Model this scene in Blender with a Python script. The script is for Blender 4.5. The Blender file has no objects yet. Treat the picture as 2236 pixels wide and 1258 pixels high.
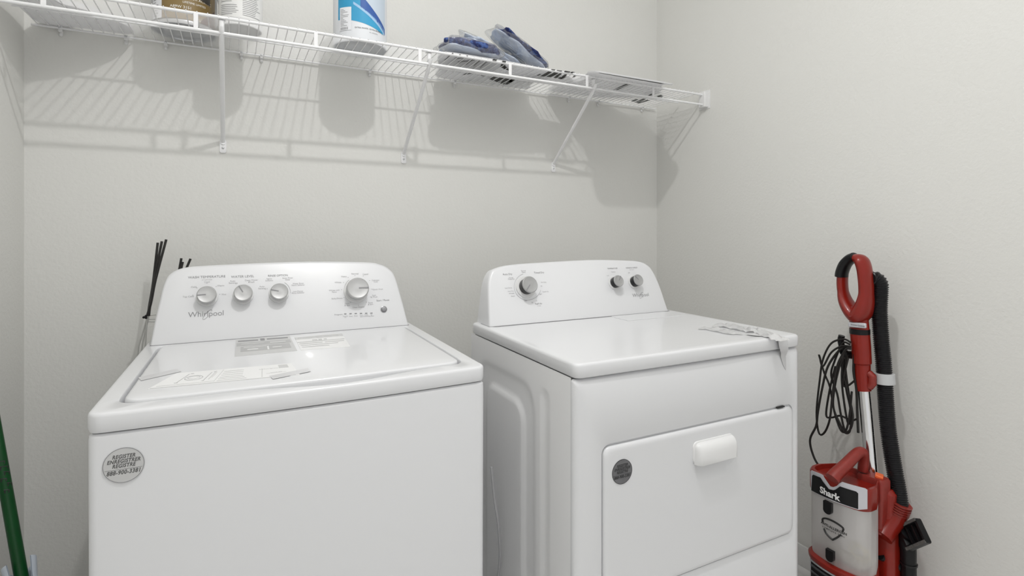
import bpy, bmesh, math, random
from mathutils import Vector, Matrix, noise
random.seed(7)
C = bpy.context.scene.collection
sc = bpy.context.scene
pi = math.pi

# ------------------------------------------------------------------ camera, world, lights, exposure
FOC, V0, YAW = 1167.9, 501.8, 0.4791
CAM = Vector((0.5277, -1.9795, 1.226))
cd = bpy.data.cameras.new('camera')
cam = bpy.data.objects.new('camera', cd); C.objects.link(cam)
cam.location = CAM; cam.rotation_euler = (pi/2, 0, -YAW)
cd.sensor_width = 36.0; cd.lens = 36.0*FOC/2236
cd.shift_y = -(629.0-V0)/2236
cd.clip_start = 0.02
sc.camera = cam
sc.view_settings.view_transform = 'Standard'; sc.view_settings.look = 'None'
sc.view_settings.gamma = 1.0; sc.view_settings.use_curve_mapping = False
sc.view_settings.exposure = 0.0
w = bpy.data.worlds.new('world'); sc.world = w; w.use_nodes = True
w.node_tree.nodes['Background'].inputs[0].default_value = (1.0, 1.0, 1.0, 1)
w.node_tree.nodes['Background'].inputs[1].default_value = 0.72
ld = bpy.data.lights.new('ceiling_bulb', 'AREA'); ld.shape = 'DISK'; ld.size = 0.06; ld.energy = 14.0; ld.color = (1.0, 0.99, 0.975)
lo = bpy.data.objects.new('ceiling_bulb', ld); C.objects.link(lo); lo.location = (0.914, -1.443, 2.86)
fd = bpy.data.lights.new('added_ceiling_fill', 'AREA'); fd.shape = 'DISK'; fd.size = 0.5; fd.energy = 25.5; fd.color = (1.0, 1.0, 1.0)   # added fill lamp aimed at the ceiling, lifts overall brightness; no real fixture
fo = bpy.data.objects.new('added_ceiling_fill', fd); C.objects.link(fo); fo.location = (1.1, -1.9, 2.05); fo.rotation_euler = (pi+0.12, 0, 0)

# ------------------------------------------------------------------ helpers
FW = Vector((math.sin(YAW), math.cos(YAW), 0)); RT = Vector((math.cos(YAW), -math.sin(YAW), 0))
def at(u, v, ax, val):
    """point of the photograph's sight line (u,v) on the real plane axis ax = val"""
    d = FW + RT*((u-1118)/FOC) + Vector((0, 0, 1))*((V0-v)/FOC)
    return CAM + d*((val-CAM[ax])/d[ax])

def mat(name, col, rough=0.5, metal=0.0, bump=0, bscale=100, coat=0, var=0, vscale=8, spec=None, detail=3):
    m = bpy.data.materials.new(name); m.use_nodes = True
    nt = m.node_tree; b = nt.nodes['Principled BSDF']
    b.inputs['Base Color'].default_value = (*col, 1); b.inputs['Roughness'].default_value = rough
    b.inputs['Metallic'].default_value = metal; b.inputs['Coat Weight'].default_value = coat
    b.inputs['Coat Roughness'].default_value = 0.04
    if spec is not None: b.inputs['Specular IOR Level'].default_value = spec
    tc = nt.nodes.new('ShaderNodeTexCoord')
    if var:
        n = nt.nodes.new('ShaderNodeTexNoise'); n.inputs['Scale'].default_value = vscale; n.inputs['Detail'].default_value = detail
        nt.links.new(tc.outputs['Object'], n.inputs['Vector'])
        mx = nt.nodes.new('ShaderNodeMix'); mx.data_type = 'RGBA'
        mx.inputs['A'].default_value = (*[c*(1-var) for c in col], 1); mx.inputs['B'].default_value = (*[min(1, c*(1+var)) for c in col], 1)
        nt.links.new(n.outputs['Fac'], mx.inputs['Factor']); nt.links.new(mx.outputs['Result'], b.inputs['Base Color'])
    if bump:
        n2 = nt.nodes.new('ShaderNodeTexNoise'); n2.inputs['Scale'].default_value = bscale; n2.inputs['Detail'].default_value = detail
        nt.links.new(tc.outputs['Object'], n2.inputs['Vector'])
        bp = nt.nodes.new('ShaderNodeBump'); bp.inputs['Strength'].default_value = bump; bp.inputs['Distance'].default_value = 0.002
        nt.links.new(n2.outputs['Fac'], bp.inputs['Height']); nt.links.new(bp.outputs['Normal'], b.inputs['Normal'])
    return m

def film(name, col, base, graze, rough=0.15, gloss=0.2, transl=0.6, bump=0, bscale=30):
    """thin plastic film: clear at normal incidence, milky at a grazing angle"""
    m = bpy.data.materials.new(name); m.use_nodes = True; nt = m.node_tree; nt.nodes.clear()
    N = nt.nodes.new; out = N('ShaderNodeOutputMaterial')
    lw = N('ShaderNodeLayerWeight'); lw.inputs['Blend'].default_value = 0.5
    mr = N('ShaderNodeMapRange'); mr.inputs['From Min'].default_value = 0.3; mr.inputs['From Max'].default_value = 0.68
    mr.inputs['To Min'].default_value = base; mr.inputs['To Max'].default_value = graze
    nt.links.new(lw.outputs['Facing'], mr.inputs['Value'])
    tr = N('ShaderNodeBsdfTransparent')
    df = N('ShaderNodeBsdfDiffuse'); df.inputs['Color'].default_value = (*col, 1)
    tl = N('ShaderNodeBsdfTranslucent'); tl.inputs['Color'].default_value = (*col, 1)
    gl = N('ShaderNodeBsdfGlossy'); gl.inputs['Roughness'].default_value = rough
    m1 = N('ShaderNodeMixShader'); m1.inputs[0].default_value = transl
    nt.links.new(df.outputs[0], m1.inputs[1]); nt.links.new(tl.outputs[0], m1.inputs[2])
    m2 = N('ShaderNodeMixShader'); m2.inputs[0].default_value = gloss
    nt.links.new(m1.outputs[0], m2.inputs[1]); nt.links.new(gl.outputs[0], m2.inputs[2])
    m3 = N('ShaderNodeMixShader'); nt.links.new(mr.outputs[0], m3.inputs[0])
    nt.links.new(tr.outputs[0], m3.inputs[1]); nt.links.new(m2.outputs[0], m3.inputs[2])
    nt.links.new(m3.outputs[0], out.inputs['Surface'])
    if bump:
        tc = N('ShaderNodeTexCoord'); n2 = N('ShaderNodeTexNoise'); n2.inputs['Scale'].default_value = bscale; n2.inputs['Detail'].default_value = 2
        nt.links.new(tc.outputs['Object'], n2.inputs['Vector'])
        bp = N('ShaderNodeBump'); bp.inputs['Strength'].default_value = bump; bp.inputs['Distance'].default_value = 0.01
        nt.links.new(n2.outputs['Fac'], bp.inputs['Height'])
        for s in (df, tl, gl): nt.links.new(bp.outputs['Normal'], s.inputs['Normal'])
    return m

MW = {}
def thing(name, label, cat, loc=(0, 0, 0), rz=0, group=None):
    o = bpy.data.objects.new(name, None); C.objects.link(o); o.empty_display_size = 0.05
    o.location = loc; o.rotation_euler = (0, 0, rz); o['label'] = label; o['category'] = cat
    if group: o['group'] = group
    MW[o.name] = Matrix.Translation(Vector(loc)) @ Matrix.Rotation(rz, 4, 'Z')
    return o
def obj(name, me, m=None, parent=None, world=False, smooth=True, bevel=0, label=None, M=None, angle=35):
    """link a mesh (or bmesh) as one object; world=True: vertices are given in world space under a moved parent"""
    if isinstance(me, bmesh.types.BMesh):
        bm = me; me = bpy.data.meshes.new(name)
        bmesh.ops.recalc_face_normals(bm, faces=bm.faces[:]); bm.to_mesh(me); bm.free()
    if smooth:
        me.polygons.foreach_set('use_smooth', [True]*len(me.polygons))
        me.set_sharp_from_angle(angle=math.radians(angle))
    o = bpy.data.objects.new(name, me); C.objects.link(o)
    if m and not me.materials: me.materials.append(m)
    if parent:
        o.parent = parent
        if world:
            p = parent
            o.matrix_parent_inverse = MW[p.name].inverted() if p.name in MW else Matrix.Identity(4)
    if M is not None: o.matrix_local = M
    if bevel:
        b = o.modifiers.new('b', 'BEVEL'); b.width = bevel; b.segments = 3; b.limit_method = 'ANGLE'; b.angle_limit = math.radians(30)
    if label: o['label'] = label
    return o
def tag(o, label, cat, group=None):
    o['label'] = label; o['category'] = cat
    if group: o['group'] = group
    return o
def struct(o): o['kind'] = 'structure'; return o

def box(bm, c, s, R=None):
    vs = [bm.verts.new(Vector(c) + (R @ Vector((x*s[0]/2, y*s[1]/2, z*s[2]/2)) if R else Vector((x*s[0]/2, y*s[1]/2, z*s[2]/2))))
          for x in (-1, 1) for y in (-1, 1) for z in (-1, 1)]
    for f in ((0, 1, 3, 2), (4, 6, 7, 5), (0, 4, 5, 1), (2, 3, 7, 6), (0, 2, 6, 4), (1, 5, 7, 3)): bm.faces.new([vs[i] for i in f])
    return bm
def boxm(c, s, R=None): return box(bmesh.new(), c, s, R)
def loft(loops, caps=(True, True), close=True, bm=None):
    bm = bm or bmesh.new(); L = [[bm.verts.new(p) for p in lp] for lp in loops]; n = len(L[0])
    for a, b in zip(L, L[1:]):
        for i in range(n if close else n-1):
            j = (i+1) % n
            bm.faces.new((a[i], a[j], b[j], b[i]))
    if caps[0]: bm.faces.new(L[0][::-1])
    if caps[1]: bm.faces.new(L[-1])
    return bm
NS = 22
def rrect(u0, u1, v0, v1, r, n=6):
    """rounded rectangle, counter-clockwise, list of (u,v)"""
    P = []
    for cx, cy, a in ((u1-r, v0+r, -pi/2), (u1-r, v1-r, 0), (u0+r, v1-r, pi/2), (u0+r, v0+r, pi)):
        for i in range(n+1):
            t = a + pi/2*i/n; P.append((cx+r*math.cos(t), cy+r*math.sin(t)))
    Q = []
    for i in range(4):
        seg = P[i*(n+1):(i+1)*(n+1)]; q = P[((i+1)*(n+1)) % len(P)]; a = seg[-1]; Q += seg
        Q += [(a[0]+(q[0]-a[0])*j/NS, a[1]+(q[1]-a[1])*j/NS) for j in range(1, NS)]
    return Q
def dens(P, step=0.03):
    Q = []
    for i, p in enumerate(P):
        q = P[(i+1) % len(P)]; d = math.dist(p, q); k = max(1, int(d/step))
        for j in range(k): Q.append((p[0]+(q[0]-p[0])*j/k, p[1]+(q[1]-p[1])*j/k))
    return Q
def smooth_path(P, n=8, closed=False):
    P = [Vector(p) for p in P]; Q = []; m = len(P)
    for i in range(m if closed else m-1):
        a = P[(i-1) % m] if closed or i > 0 else P[i]*2-P[i+1]
        b, c = P[i], P[(i+1) % m]
        d = P[(i+2) % m] if closed or i+2 < m else c*2-b
        for j in range(n):
            t = j/n
            Q.append(0.5*((2*b)+(c-a)*t+(2*a-5*b+4*c-d)*t*t+(3*b-a-3*c+d)*t**3))
    if not closed: Q.append(P[-1])
    return Q
def tube(P, r, seg=10, closed=False, flat=None, bm=None, caps=True):
    """sweep along P; r number or list; flat=(axis vector, factor) squashes the section along a direction"""
    P = [Vector(p) for p in P]; n = len(P); bm = bm or bmesh.new()
    R = r if isinstance(r, (list, tuple)) else [r]*n
    T = []
    for i in range(n):
        a = P[(i-1) % n] if closed or i > 0 else P[i]; b = P[(i+1) % n] if closed or i < n-1 else P[i]
        T.append((b-a).normalized())
    up = Vector((0, 0, 1)) if abs(T[0].z) < 0.9 else Vector((1, 0, 0))
    N = (up - T[0]*up.dot(T[0])).normalized(); L = []
    for i in range(n):
        N = (N - T[i]*N.dot(T[i])).normalized(); B = T[i].cross(N)
        lp = []
        for k in range(seg):
            t = 2*pi*k/seg; o = (N*math.cos(t)+B*math.sin(t))*R[i]
            if flat: ax = flat[0]; o = o + ax*(o.dot(ax)*(flat[1]-1))
            lp.append(bm.verts.new(P[i]+o))
        L.append(lp)
    for i in range(n if closed else n-1):
        a, b = L[i], L[(i+1) % n]
        for k in range(seg): bm.faces.new((a[k], a[(k+1) % seg], b[(k+1) % seg], b[k]))
    if caps and not closed: bm.faces.new(L[0][::-1]); bm.faces.new(L[-1])
    return bm
def lathe(prof, seg=32, M=None, bm=None):
    """prof: list of (r, h) along local z"""
    bm = bm or bmesh.new(); L = []
    for r, h in prof:
        if r < 1e-6: L.append([bm.verts.new((0, 0, h))])
        else: L.append([bm.verts.new((r*math.cos(2*pi*k/seg), r*math.sin(2*pi*k/seg), h)) for k in range(seg)])
    for a, b in zip(L, L[1:]):
        for k in range(seg):
            j = (k+1) % seg
            if len(a) == 1 and len(b) == 1: continue
            if len(a) == 1: bm.faces.new((a[0], b[k], b[j]))
            elif len(b) == 1: bm.faces.new((a[k], a[j], b[0]))
            else: bm.faces.new((a[k], a[j], b[j], b[k]))
    if M is not None: bmesh.ops.transform(bm, matrix=M, verts=[v for lp in L for v in lp])
    return bm
def frame(o, x, y):
    """matrix with origin o, local x along x, local y along y"""
    x = Vector(x).normalized(); y = Vector(y); y = (y-x*y.dot(x)).normalized(); z = x.cross(y)
    m = Matrix((x, y, z)).transposed().to_4x4(); m.translation = Vector(o); return m
def textmesh(s, size, M, align='CENTER', ext=0.0, shear=0, offset=0, space=1.0, wrap=None):
    cu = bpy.data.curves.new('t', 'FONT'); cu.body = s; cu.size = size; cu.align_x = align; cu.align_y = 'CENTER'
    cu.extrude = ext; cu.shear = shear; cu.offset = offset; cu.resolution_u = 3; cu.space_character = space; cu.space_line = 0.85
    o = bpy.data.objects.new('t', cu); C.objects.link(o)
    bpy.context.view_layer.update()
    me = bpy.data.meshes.new_from_object(o.evaluated_get(bpy.context.evaluated_depsgraph_get()))
    bpy.data.objects.remove(o); bpy.data.curves.remove(cu)
    me.materials.clear()
    if wrap:
        for v in me.vertices: v.co = wrap(v.co.x, v.co.y, v.co.z)
    else: me.transform(M)
    return me
def merge(meshes):
    bm = bmesh.new()
    for m in meshes: bm.from_mesh(m); bpy.data.meshes.remove(m)
    return bm

# ------------------------------------------------------------------ materials
M_wall = mat('wall_paint', (0.748, 0.745, 0.718), 0.75, bump=0.55, bscale=95, spec=0.25, detail=4)
M_ceil = mat('ceiling_paint', (0.88, 0.88, 0.87), 0.9)
M_floor = mat('floor_vinyl', (0.78, 0.775, 0.76), 0.45, var=0.04, vscale=14)
M_trim = mat('trim_paint', (0.84, 0.84, 0.83), 0.35)
M_white = mat('white_enamel', (0.745, 0.75, 0.765), 0.30, coat=0.3)
M_side = mat('white_enamel_side', (0.88, 0.88, 0.885), 0.35, bump=0.04, bscale=500)
M_plast = mat('white_plastic', (0.80, 0.80, 0.80), 0.35)
M_wire = mat('white_epoxy_wire', (0.87, 0.87, 0.88), 0.3)
M_black = mat('black_plastic', (0.008, 0.008, 0.009), 0.3, spec=0.25)
M_gap = mat('dark_gap_and_part', (0.02, 0.02, 0.02), 0.8)  # near-black for plain dark parts and for shade painted into gaps
M_print = mat('grey_print', (0.27, 0.27, 0.28), 0.5)
M_print2 = mat('light_grey_print', (0.44, 0.44, 0.45), 0.5)
M_ink = mat('black_ink', (0.015, 0.015, 0.015), 0.5)
M_knob = mat('knob_silver', (0.50, 0.50, 0.50), 0.42, metal=0.35)
M_knobd = mat('knob_dark_silver', (0.40, 0.40, 0.40), 0.45, metal=0.3)
M_chrome = mat('chrome', (0.82, 0.82, 0.83), 0.12, metal=1.0)
M_red = mat('vacuum_red', (0.235, 0.013, 0.007), 0.28, coat=0.15, spec=0.35, var=0.12, vscale=40)
M_red2 = mat('vacuum_red_dusty', (0.25, 0.024, 0.017), 0.42, var=0.25, vscale=120, detail=6)
M_silver = mat('silver_plastic', (0.62, 0.62, 0.66), 0.3, metal=0.2)
M_hose = mat('hose_black', (0.010, 0.010, 0.011), 0.28, spec=0.35)
M_cord = mat('cord_black', (0.016, 0.014, 0.013), 0.42, spec=0.3)
M_orange = mat('switch_orange', (0.9, 0.17, 0.05), 0.4)
M_foil = mat('silver_foil', (0.66, 0.66, 0.665), 0.34, metal=0.6, var=0.06, vscale=20)
M_foild = mat('dark_foil', (0.19, 0.19, 0.20), 0.33, metal=0.7, var=0.15, vscale=60)
M_liner = film('shelf_liner_film', (0.93, 0.93, 0.94), 0.07, 0.40, rough=0.4, gloss=0.02, transl=0.92)
M_clear = film('clear_wrap', (0.85, 0.88, 0.93), 0.16, 0.62, rough=0.07, gloss=0.85, transl=0.5, bump=1.0, bscale=38)
M_bag = film('white_poly_mailer', (0.88, 0.88, 0.89), 1.0, 1.0, rough=0.4, gloss=0.04, transl=0.5)
M_tape = mat('grey_tape', (0.62, 0.62, 0.63), 0.3)
M_green = mat('green_broom_handle', (0.002, 0.050, 0.010), 0.3, coat=0.05, spec=0.3, var=0.2, vscale=30)
M_bluew = mat('pale_blue_plastic', (0.62, 0.68, 0.76), 0.35)
M_tin = mat('tin_metal', (0.62, 0.63, 0.65), 0.3, metal=0.8)

# ------------------------------------------------------------------ the room
WX = 2.348; ZC = 2.95; YF = -3.3
def wall(name, c, s, m=M_wall): return struct(obj(name, boxm(c, s), m, smooth=False))
wall('wall_back', (WX/2, 0.05, ZC/2), (WX+0.2, 0.1, ZC))
wall('wall_left', (-0.05, YF/2, ZC/2), (0.1, -YF, ZC))
wall('wall_right', (WX+0.05, YF/2, ZC/2), (0.1, -YF, ZC))
wall('floor', (WX/2, YF/2, -0.05), (WX+0.2, -YF+0.2, 0.1), M_floor)
wall('ceiling', (WX/2, YF/2, ZC+0.05), (WX+0.2, -YF+0.2, 0.1), M_ceil)
def baseboard(name, a, b, inward):
    a = Vector(a); b = Vector(b); i = Vector(inward)
    prof = [(0, 0), (0.030, 0), (0.029, 0.007), (0.025, 0.013), (0.019, 0.017), (0.014, 0.018), (0.014, 0.058), (0.011, 0.064), (0.011, 0.071), (0.006, 0.08), (0.004, 0.088), (0, 0.088)]
    loops = [[p + i*d + Vector((0, 0, h)) for d, h in prof] for p in (a, b)]
    return struct(obj(name, loft(loops), M_trim))
baseboard('baseboard_right', (WX, YF, 0), (WX, 0, 0), (-1, 0, 0))
baseboard('baseboard_back', (0, 0, 0), (WX, 0, 0), (0, -1, 0))
baseboard('baseboard_left', (0, 0, 0), (0, YF, 0), (1, 0, 0))

# ------------------------------------------------------------------ washer
WD = dict(x=0.3157, y=-0.9088, r=-0.0165)
def bowed(P, z, v0, u0, u1, bow):
    out = []
    for u, v in P:
        t = (u-u0)/(u1-u0)*2-1; k = max(0.0, 1-(v-v0)/0.12)
        out.append(Vector((u, v-bow*(1-t*t)*k, z)))
    return out
def localpt(u, v, z, A):
    """sight line to a point of the horizontal plane z, in appliance coordinates"""
    p = at(u, v, 2, z)-Vector((A['x'], A['y'], 0)); c, s = math.cos(A['r']), math.sin(A['r'])
    return (p.x*c+p.y*s, -p.x*s+p.y*c)
def plane_pt(u, v, A, v0, z0, sl):
    """sight line to a point on the console face (y = v0 + sl (z - z0)), appliance coordinates"""
    Rz = Matrix.Rotation(-A['r'], 3, 'Z')
    o = Rz @ (CAM-Vector((A['x'], A['y'], 0))); d = Rz @ (FW + RT*((u-1118)/FOC) + Vector((0, 0, 1))*((V0-v)/FOC))
    t = (v0+sl*(-z0)-(o.y-sl*o.z))/(d.y-sl*d.z)
    return o+d*t

washer = thing('washing_machine', 'white top-load washing machine with four silver knobs, left of the dryer', 'washing machine', (WD['x'], WD['y'], 0), WD['r'])
U, Dp, ZT = 0.6998, 0.70, 0.930
def cab(z, ins, r, U=U, Dp=Dp, bow=0.010, v0=0.0): return bowed(rrect(ins, U-ins, v0+ins, Dp-ins, r), z, v0+ins, ins, U-ins, bow)
obj('cabinet', loft([cab(0.02, .004, .014), cab(0.885, .002, .014), cab(0.8915, .0028, .014), cab(0.8950, .007, .012)]), M_white, washer)
obj('foot_skirt', loft([cab(0.0, .03, .01), cab(0.02, .03, .01)]), M_gap, washer)
obj('gap_shade', loft([cab(0.889, .012, .01), cab(0.902, .012, .01)]), M_gap, washer)  # black filler standing in for the shade of the gap under the deck
# top deck: a frame around the lid pocket, scooped at the middle of its front edge
def inner(z, grow, scoop):
    P = rrect(.036-grow, .664+grow, .046-grow, .550+grow, .032)
    out = []
    for u, v in P:
        t = max(0, min(1, 1-abs(u-.40)/.19)); s = t*t*(3-2*t)
        b = 0.010*(1-((u-.35)/.35)**2)
        out.append(Vector((u, v-(scoop*s+b)*max(0, 1-(v-.04)/.05), z)))
    return out
def deckloop(z, ins): return bowed(rrect(ins, U-ins, ins, Dp-ins, .018+max(0, .004-ins)), z, ins, ins, U-ins, .010)
def resample(lp, n): return lp
NL = 240
dl = [deckloop(.8965, .006), deckloop(.898, .002), deckloop(.904, 0), deckloop(.9235, 0), deckloop(.9275, .0012), deckloop(.9293, .0035), deckloop(.930, .007),
      inner(.930, .004, .033), inner(.928, .0025, .0315), inner(.908, .002, .030), inner(.905, -.02, 0)]
obj('top_deck', loft([resample(l, NL) for l in dl], caps=(True, True)), M_white, washer, angle=50)
lidl = []
for z, ins in ((.907, .004), (.926, .0045), (.9308, .0052), (.9328, .0075), (.9336, .011), (.9336, .05)):
    P = rrect(.036+ins, .664-ins, .046+ins, .550-ins, max(.008, .032-ins)); o = []
    for u, v in P:
        o.append(Vector((u, v-.010*(1-((u-.35)/.35)**2)*max(0, 1-(v-.046)/.06), z)))
    lidl.append(resample(o, NL))
lid = obj('lid', loft(lidl), M_white, washer, angle=50)
# the front lip of the lid: a soft raised bar
lip = [[], [], [], []]
# console
def console(pts, v0, z0, sl, vb, parent, m, name='control_console'):
    P = smooth_path([Vector((u, 0, z)) for u, z in pts], 6)
    cx = (pts[0][0]+pts[-1][0])/2; cz = z0+0.08
    def lp(k, dv, back=None, drop=0):
        o = []
        for p in P:
            u = cx+(p.x-cx)*(1-k/abs(pts[-1][0]-cx)); z = p.z-(k*0.9 if p.z > z0+.02 else 0)-drop*(max(0, p.z-z0)/.2)
            o.append(Vector((u, (v0+sl*(z-z0)+dv) if back is None else back, z)))
        return o
    loops = [lp(0, 0, vb, .006), lp(0, .010), lp(0.0008, .004), lp(.003, .001), lp(.006, 0)]
    return obj(name, loft(loops), m, parent, angle=40)
SLW, V0W = .37, .562
wpts = [(.012, .930), (.018, .98), (.027, 1.036), (.036, 1.083), (.050, 1.108), (.079, 1.1215), (.14, 1.1265), (.37, 1.1305), (.56, 1.1245), (.612, 1.116), (.640, 1.1), (.656, 1.075), (.672, 1.0), (.684, .930)]
con = console(wpts, V0W, .930, SLW, .675, washer, M_white)
obj('seam', boxm((.348, V0W+.03, .9305), (.672, .066, .0010)), M_print, washer, smooth=False)
NF = Vector((0, -1, SLW)).normalized(); UPF = Vector((0, SLW, 1)).normalized()
def fpt(u, v, A=WD, v0=V0W, z0=.930, sl=SLW, off=.0006):
    return plane_pt(u, v, A, v0, z0, sl) + Vector((0, -1, sl)).normalized()*off
def knob(u, v, r, ang, parent, fp, up, nf, h=.030, side=M_knob, skirt=1.12):
    """u,v: where the cap shows; the axis foot is the cap less its stand-off"""
    cap = fp(u, v, off=0)
    # centre of the cap lies h above the face along the normal; step back along the sight line to it
    A = WD if parent is washer else DD
    Rz = Matrix.Rotation(-A['r'], 3, 'Z'); o = Rz @ (CAM-Vector((A['x'], A['y'], 0))); d = (cap-o).normalized()
    p = cap - d*(h/(-d.dot(nf)))
    foot = p - nf*h
    M = frame(foot, Vector((1, 0, 0)), up)
    k = obj('knob', lathe([(0, .0005), (r*skirt, .0005), (r*skirt, .003), (r*skirt*.97, .0045), (r*.84, .005), (r*.84, h*.35)], 40, M), M_plast, parent)
    lo_, hi_ = (.10, .86) if side is M_black else (.33, .60)
    obj('knob_waist', lathe([(r*.90, h*lo_), (r*.93, h*(lo_+.05)), (r*.95, h*hi_), (0, h*hi_)], 40, M), M_black if side is M_black else M_gap, k)
    obj('knob_cap', lathe([(r*.9, h*(hi_-.05)), (r, h*(hi_+.02)), (r*1.0, h*.93), (r*.96, h*.98), (r*.90, h), (r*.86, h*.985), (r*.3, h*1.0), (0, h*1.0)], 40, M), M_knobd if side is M_black else M_knob, k)
    a = math.radians(ang); di = Vector((math.cos(a), math.sin(a), 0)); c = di*r*.52
    bmx = boxm((c.x, c.y, h*1.005), (r*.9, r*.12, .0012), Matrix.Rotation(a, 3, 'Z')); bmesh.ops.transform(bmx, matrix=M, verts=bmx.verts[:])
    obj('pointer', bmx, M_print, k, smooth=False)
    return foot
knob(451, 643, .0235, 182, washer, fpt, UPF, NF)
knob(531, 639, .0235, 118, washer, fpt, UPF, NF)
knob(610, 636, .0235, 165, washer, fpt, UPF, NF)
knob(782, 629, .0325, 0, washer, fpt, UPF, NF, h=.036)
X1 = Vector((1, 0, 0))
def text_on(items, parent, fp, up, m, name='lettering'):
    ms = []
    for s, u, v, size in items: ms.append(textmesh(s, size, frame(fp(u, v), X1, up)))
    bm = merge(ms)
    return obj(name, bm, m, parent, smooth=False)
text_on([('WASH TEMPERATURE', 452, 605, .0092), ('WATER LEVEL', 530, 604, .0092), ('RINSE OPTION', 607, 602, .008), ('Start / Pause', 836, 656, .0078)], washer, fpt, UPF, M_print, 'heading_print')
text_on([('w/ cold rinse', 452, 611, .0048), ('Cool', 452, 616, .0068), ('Cold', 423, 627, .0068), ('Warm', 482, 624, .0068), ('Hot', 489, 643, .0068), ('Tap Cold', 411, 648, .0068),
         ('Auto\nSensing', 508, 616, .0066), ('Deep Water\nWash', 549, 614, .0066), ('Auto\nSensing', 572, 628, .0066), ('Fabric\nSoftener', 588, 611, .0060), ('Extra Rinse\nDeep', 628, 609, .0060),
         ('Water Rinse\nFabric Softener', 651, 621, .0058), ('Low Energy\nRinse Softener', 651, 638, .0058),
         ('Normal', 775, 598, .0070), ('Casual', 798, 599, .0066), ('Heavy', 751, 604, .0066), ('Whites', 738, 617, .0066), ('Whites with\nPause', 730, 636, .0062), ('Bulky/Sheets', 736, 652, .0062),
         ('Delicates\nCold', 820, 614, .0062), ('Quick Wash', 825, 632, .0062), ('Soak\n& Wash', 817, 647, .0062), ('Rinse\n& Spin', 809, 663, .0062), ('Drain\n& Spin', 758, 665, .0062),
         ('Clean Washer', 783, 671, .0062), ('Progress', 739, 687, .0066), ('Sensing\nFill', 754, 692, .0048), ('Wash', 766, 691, .0048), ('Rinse', 777, 690, .0048), ('Final\nSpin', 789, 690, .0048), ('Cycle\nComplete', 800, 689, .0048), ('Lid\nLocked', 811, 689, .0048)],
        washer, fpt, UPF, M_print2, 'option_print')
dots = bmesh.new()
for u, v in ((421, 645), (430, 629), (452, 619), (472, 626), (480, 643), (518, 619), (543, 617), (583, 631), (775, 602), (793, 603), (807, 613), (812, 632), (809, 649), (800, 660), (783, 667), (765, 661), (751, 650), (746, 633), (750, 617), (760, 606)):
    lathe([(.0016, 0), (.0016, .0004), (0, .0004)], 10, frame(fpt(u, v), X1, UPF), dots) if False else dots.from_mesh(textmesh('\u2022', .007, frame(fpt(u, v), X1, UPF)))
obj('marker_dots', dots, M_print, washer, smooth=False)
for i in range(6):
    u = 754+i*11.4; p = fpt(u, 685.6-i*.35)
    bmx = boxm((0, 0, 0), (.0065, .0026, .0008)); bmesh.ops.transform(bmx, matrix=frame(p, X1, UPF), verts=bmx.verts[:])
    obj('indicator_light', bmx, M_print, washer, smooth=False)
bt = fpt(838, 675.5, off=0)
obj('start_button', lathe([(.0098, 0), (.0098, .002), (.0080, .0025), (.0080, .0045), (.0065, .006), (0, .007)], 28, frame(bt, X1, UPF)), mat('button_grey', (.30, .30, .31), .3, metal=.5), washer)
arcs = bmesh.new()
for cu, cv, rr, a0, a1 in ((778, 632, 26.5, 125, 200), (609, 638, 25, -5, 60)):
    P = [fpt(cu+rr*math.cos(math.radians(a0+(a1-a0)*i/12)), cv-rr*math.sin(math.radians(a0+(a1-a0)*i/12))*.95) for i in range(13)]
    tube(P, .0004, 5, bm=arcs)
obj('dial_arc', arcs, M_print2, washer)
def logo(parent, fp, up, cu, cv, size, name='logo'):
    bm = bmesh.new(); bm.from_mesh(textmesh('Whirlpool', size, frame(fp(cu, cv), X1, up), offset=-.0001*size/.02, space=.98))
    c = fp(cu, cv); P = []
    for i in range(29):
        a = math.radians(-35+300*i/28); x = .78*size*math.cos(a); y = .22*size*math.sin(a)
        th = math.radians(52); P.append(c + X1*(x*math.cos(th)-y*math.sin(th)+.12*size) + up*(x*math.sin(th)+y*math.cos(th)-.08*size))
    tube(P, .020*size, 5, bm=bm)
    return obj(name, bm, M_print, parent, smooth=False)
logo(washer, fpt, UPF, 450.5, 686, .0205)
# lid labels
def wl(u, v, z=.9337): x, y = localpt(u, v, z, WD); return Vector((x, y, z))
def sheet(name, quad, z, m, parent, th=.0006, up=0):
    q = [Vector((p[0], p[1], z)) for p in quad]
    bm = loft([q, [p+Vector((0, 0, th)) for p in q]]); return obj(name, bm, m, parent, smooth=False)
M_lbl1 = mat('label_grey', (.60, .60, .60), .4); M_lbl2 = mat('label_mid_grey', (.46, .46, .46), .4); M_paper = mat('label_white', (.84, .84, .84), .45)
M_lbln = mat('label_fine_grey', (.60, .60, .60), .5)
lab = sheet('warning_label', [wl(512, 779), wl(649, 766), wl(632, 733), wl(515, 741)], .9336, M_lbl1, lid)
def inset(parent, quad, z, m, a0, b0, a1, b1, bm=None):
    q = [Vector((*p[:2], z)) for p in quad]
    def f(a, b): return q[0].lerp(q[1], a).lerp(q[3].lerp(q[2], a), b)
    k = [f(a0, b0), f(a1, b0), f(a1, b1), f(a0, b1)]
    return loft([k, [p+Vector((0, 0, .0003)) for p in k]], bm=bm)
q1 = [wl(512, 779), wl(649, 766), wl(632, 733), wl(515, 741)]
bm = inset(None, q1, .9342, 0, .09, .2, .93, .48); inset(None, q1, .9342, 0, .02, .53, .97, .72, bm); obj('label_block', bm, M_lbl2, lab, smooth=False)
bm = bmesh.new()
for a0, a1, b0, b1 in ((.04, .40, .80, .87), (.44, .52, .78, .92), (.56, .95, .82, .89)): inset(None, q1, .9342, 0, a0, b0, a1, b1, bm)
obj('label_rule', bm, M_print, lab, smooth=False)
bm = bmesh.new()
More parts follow.
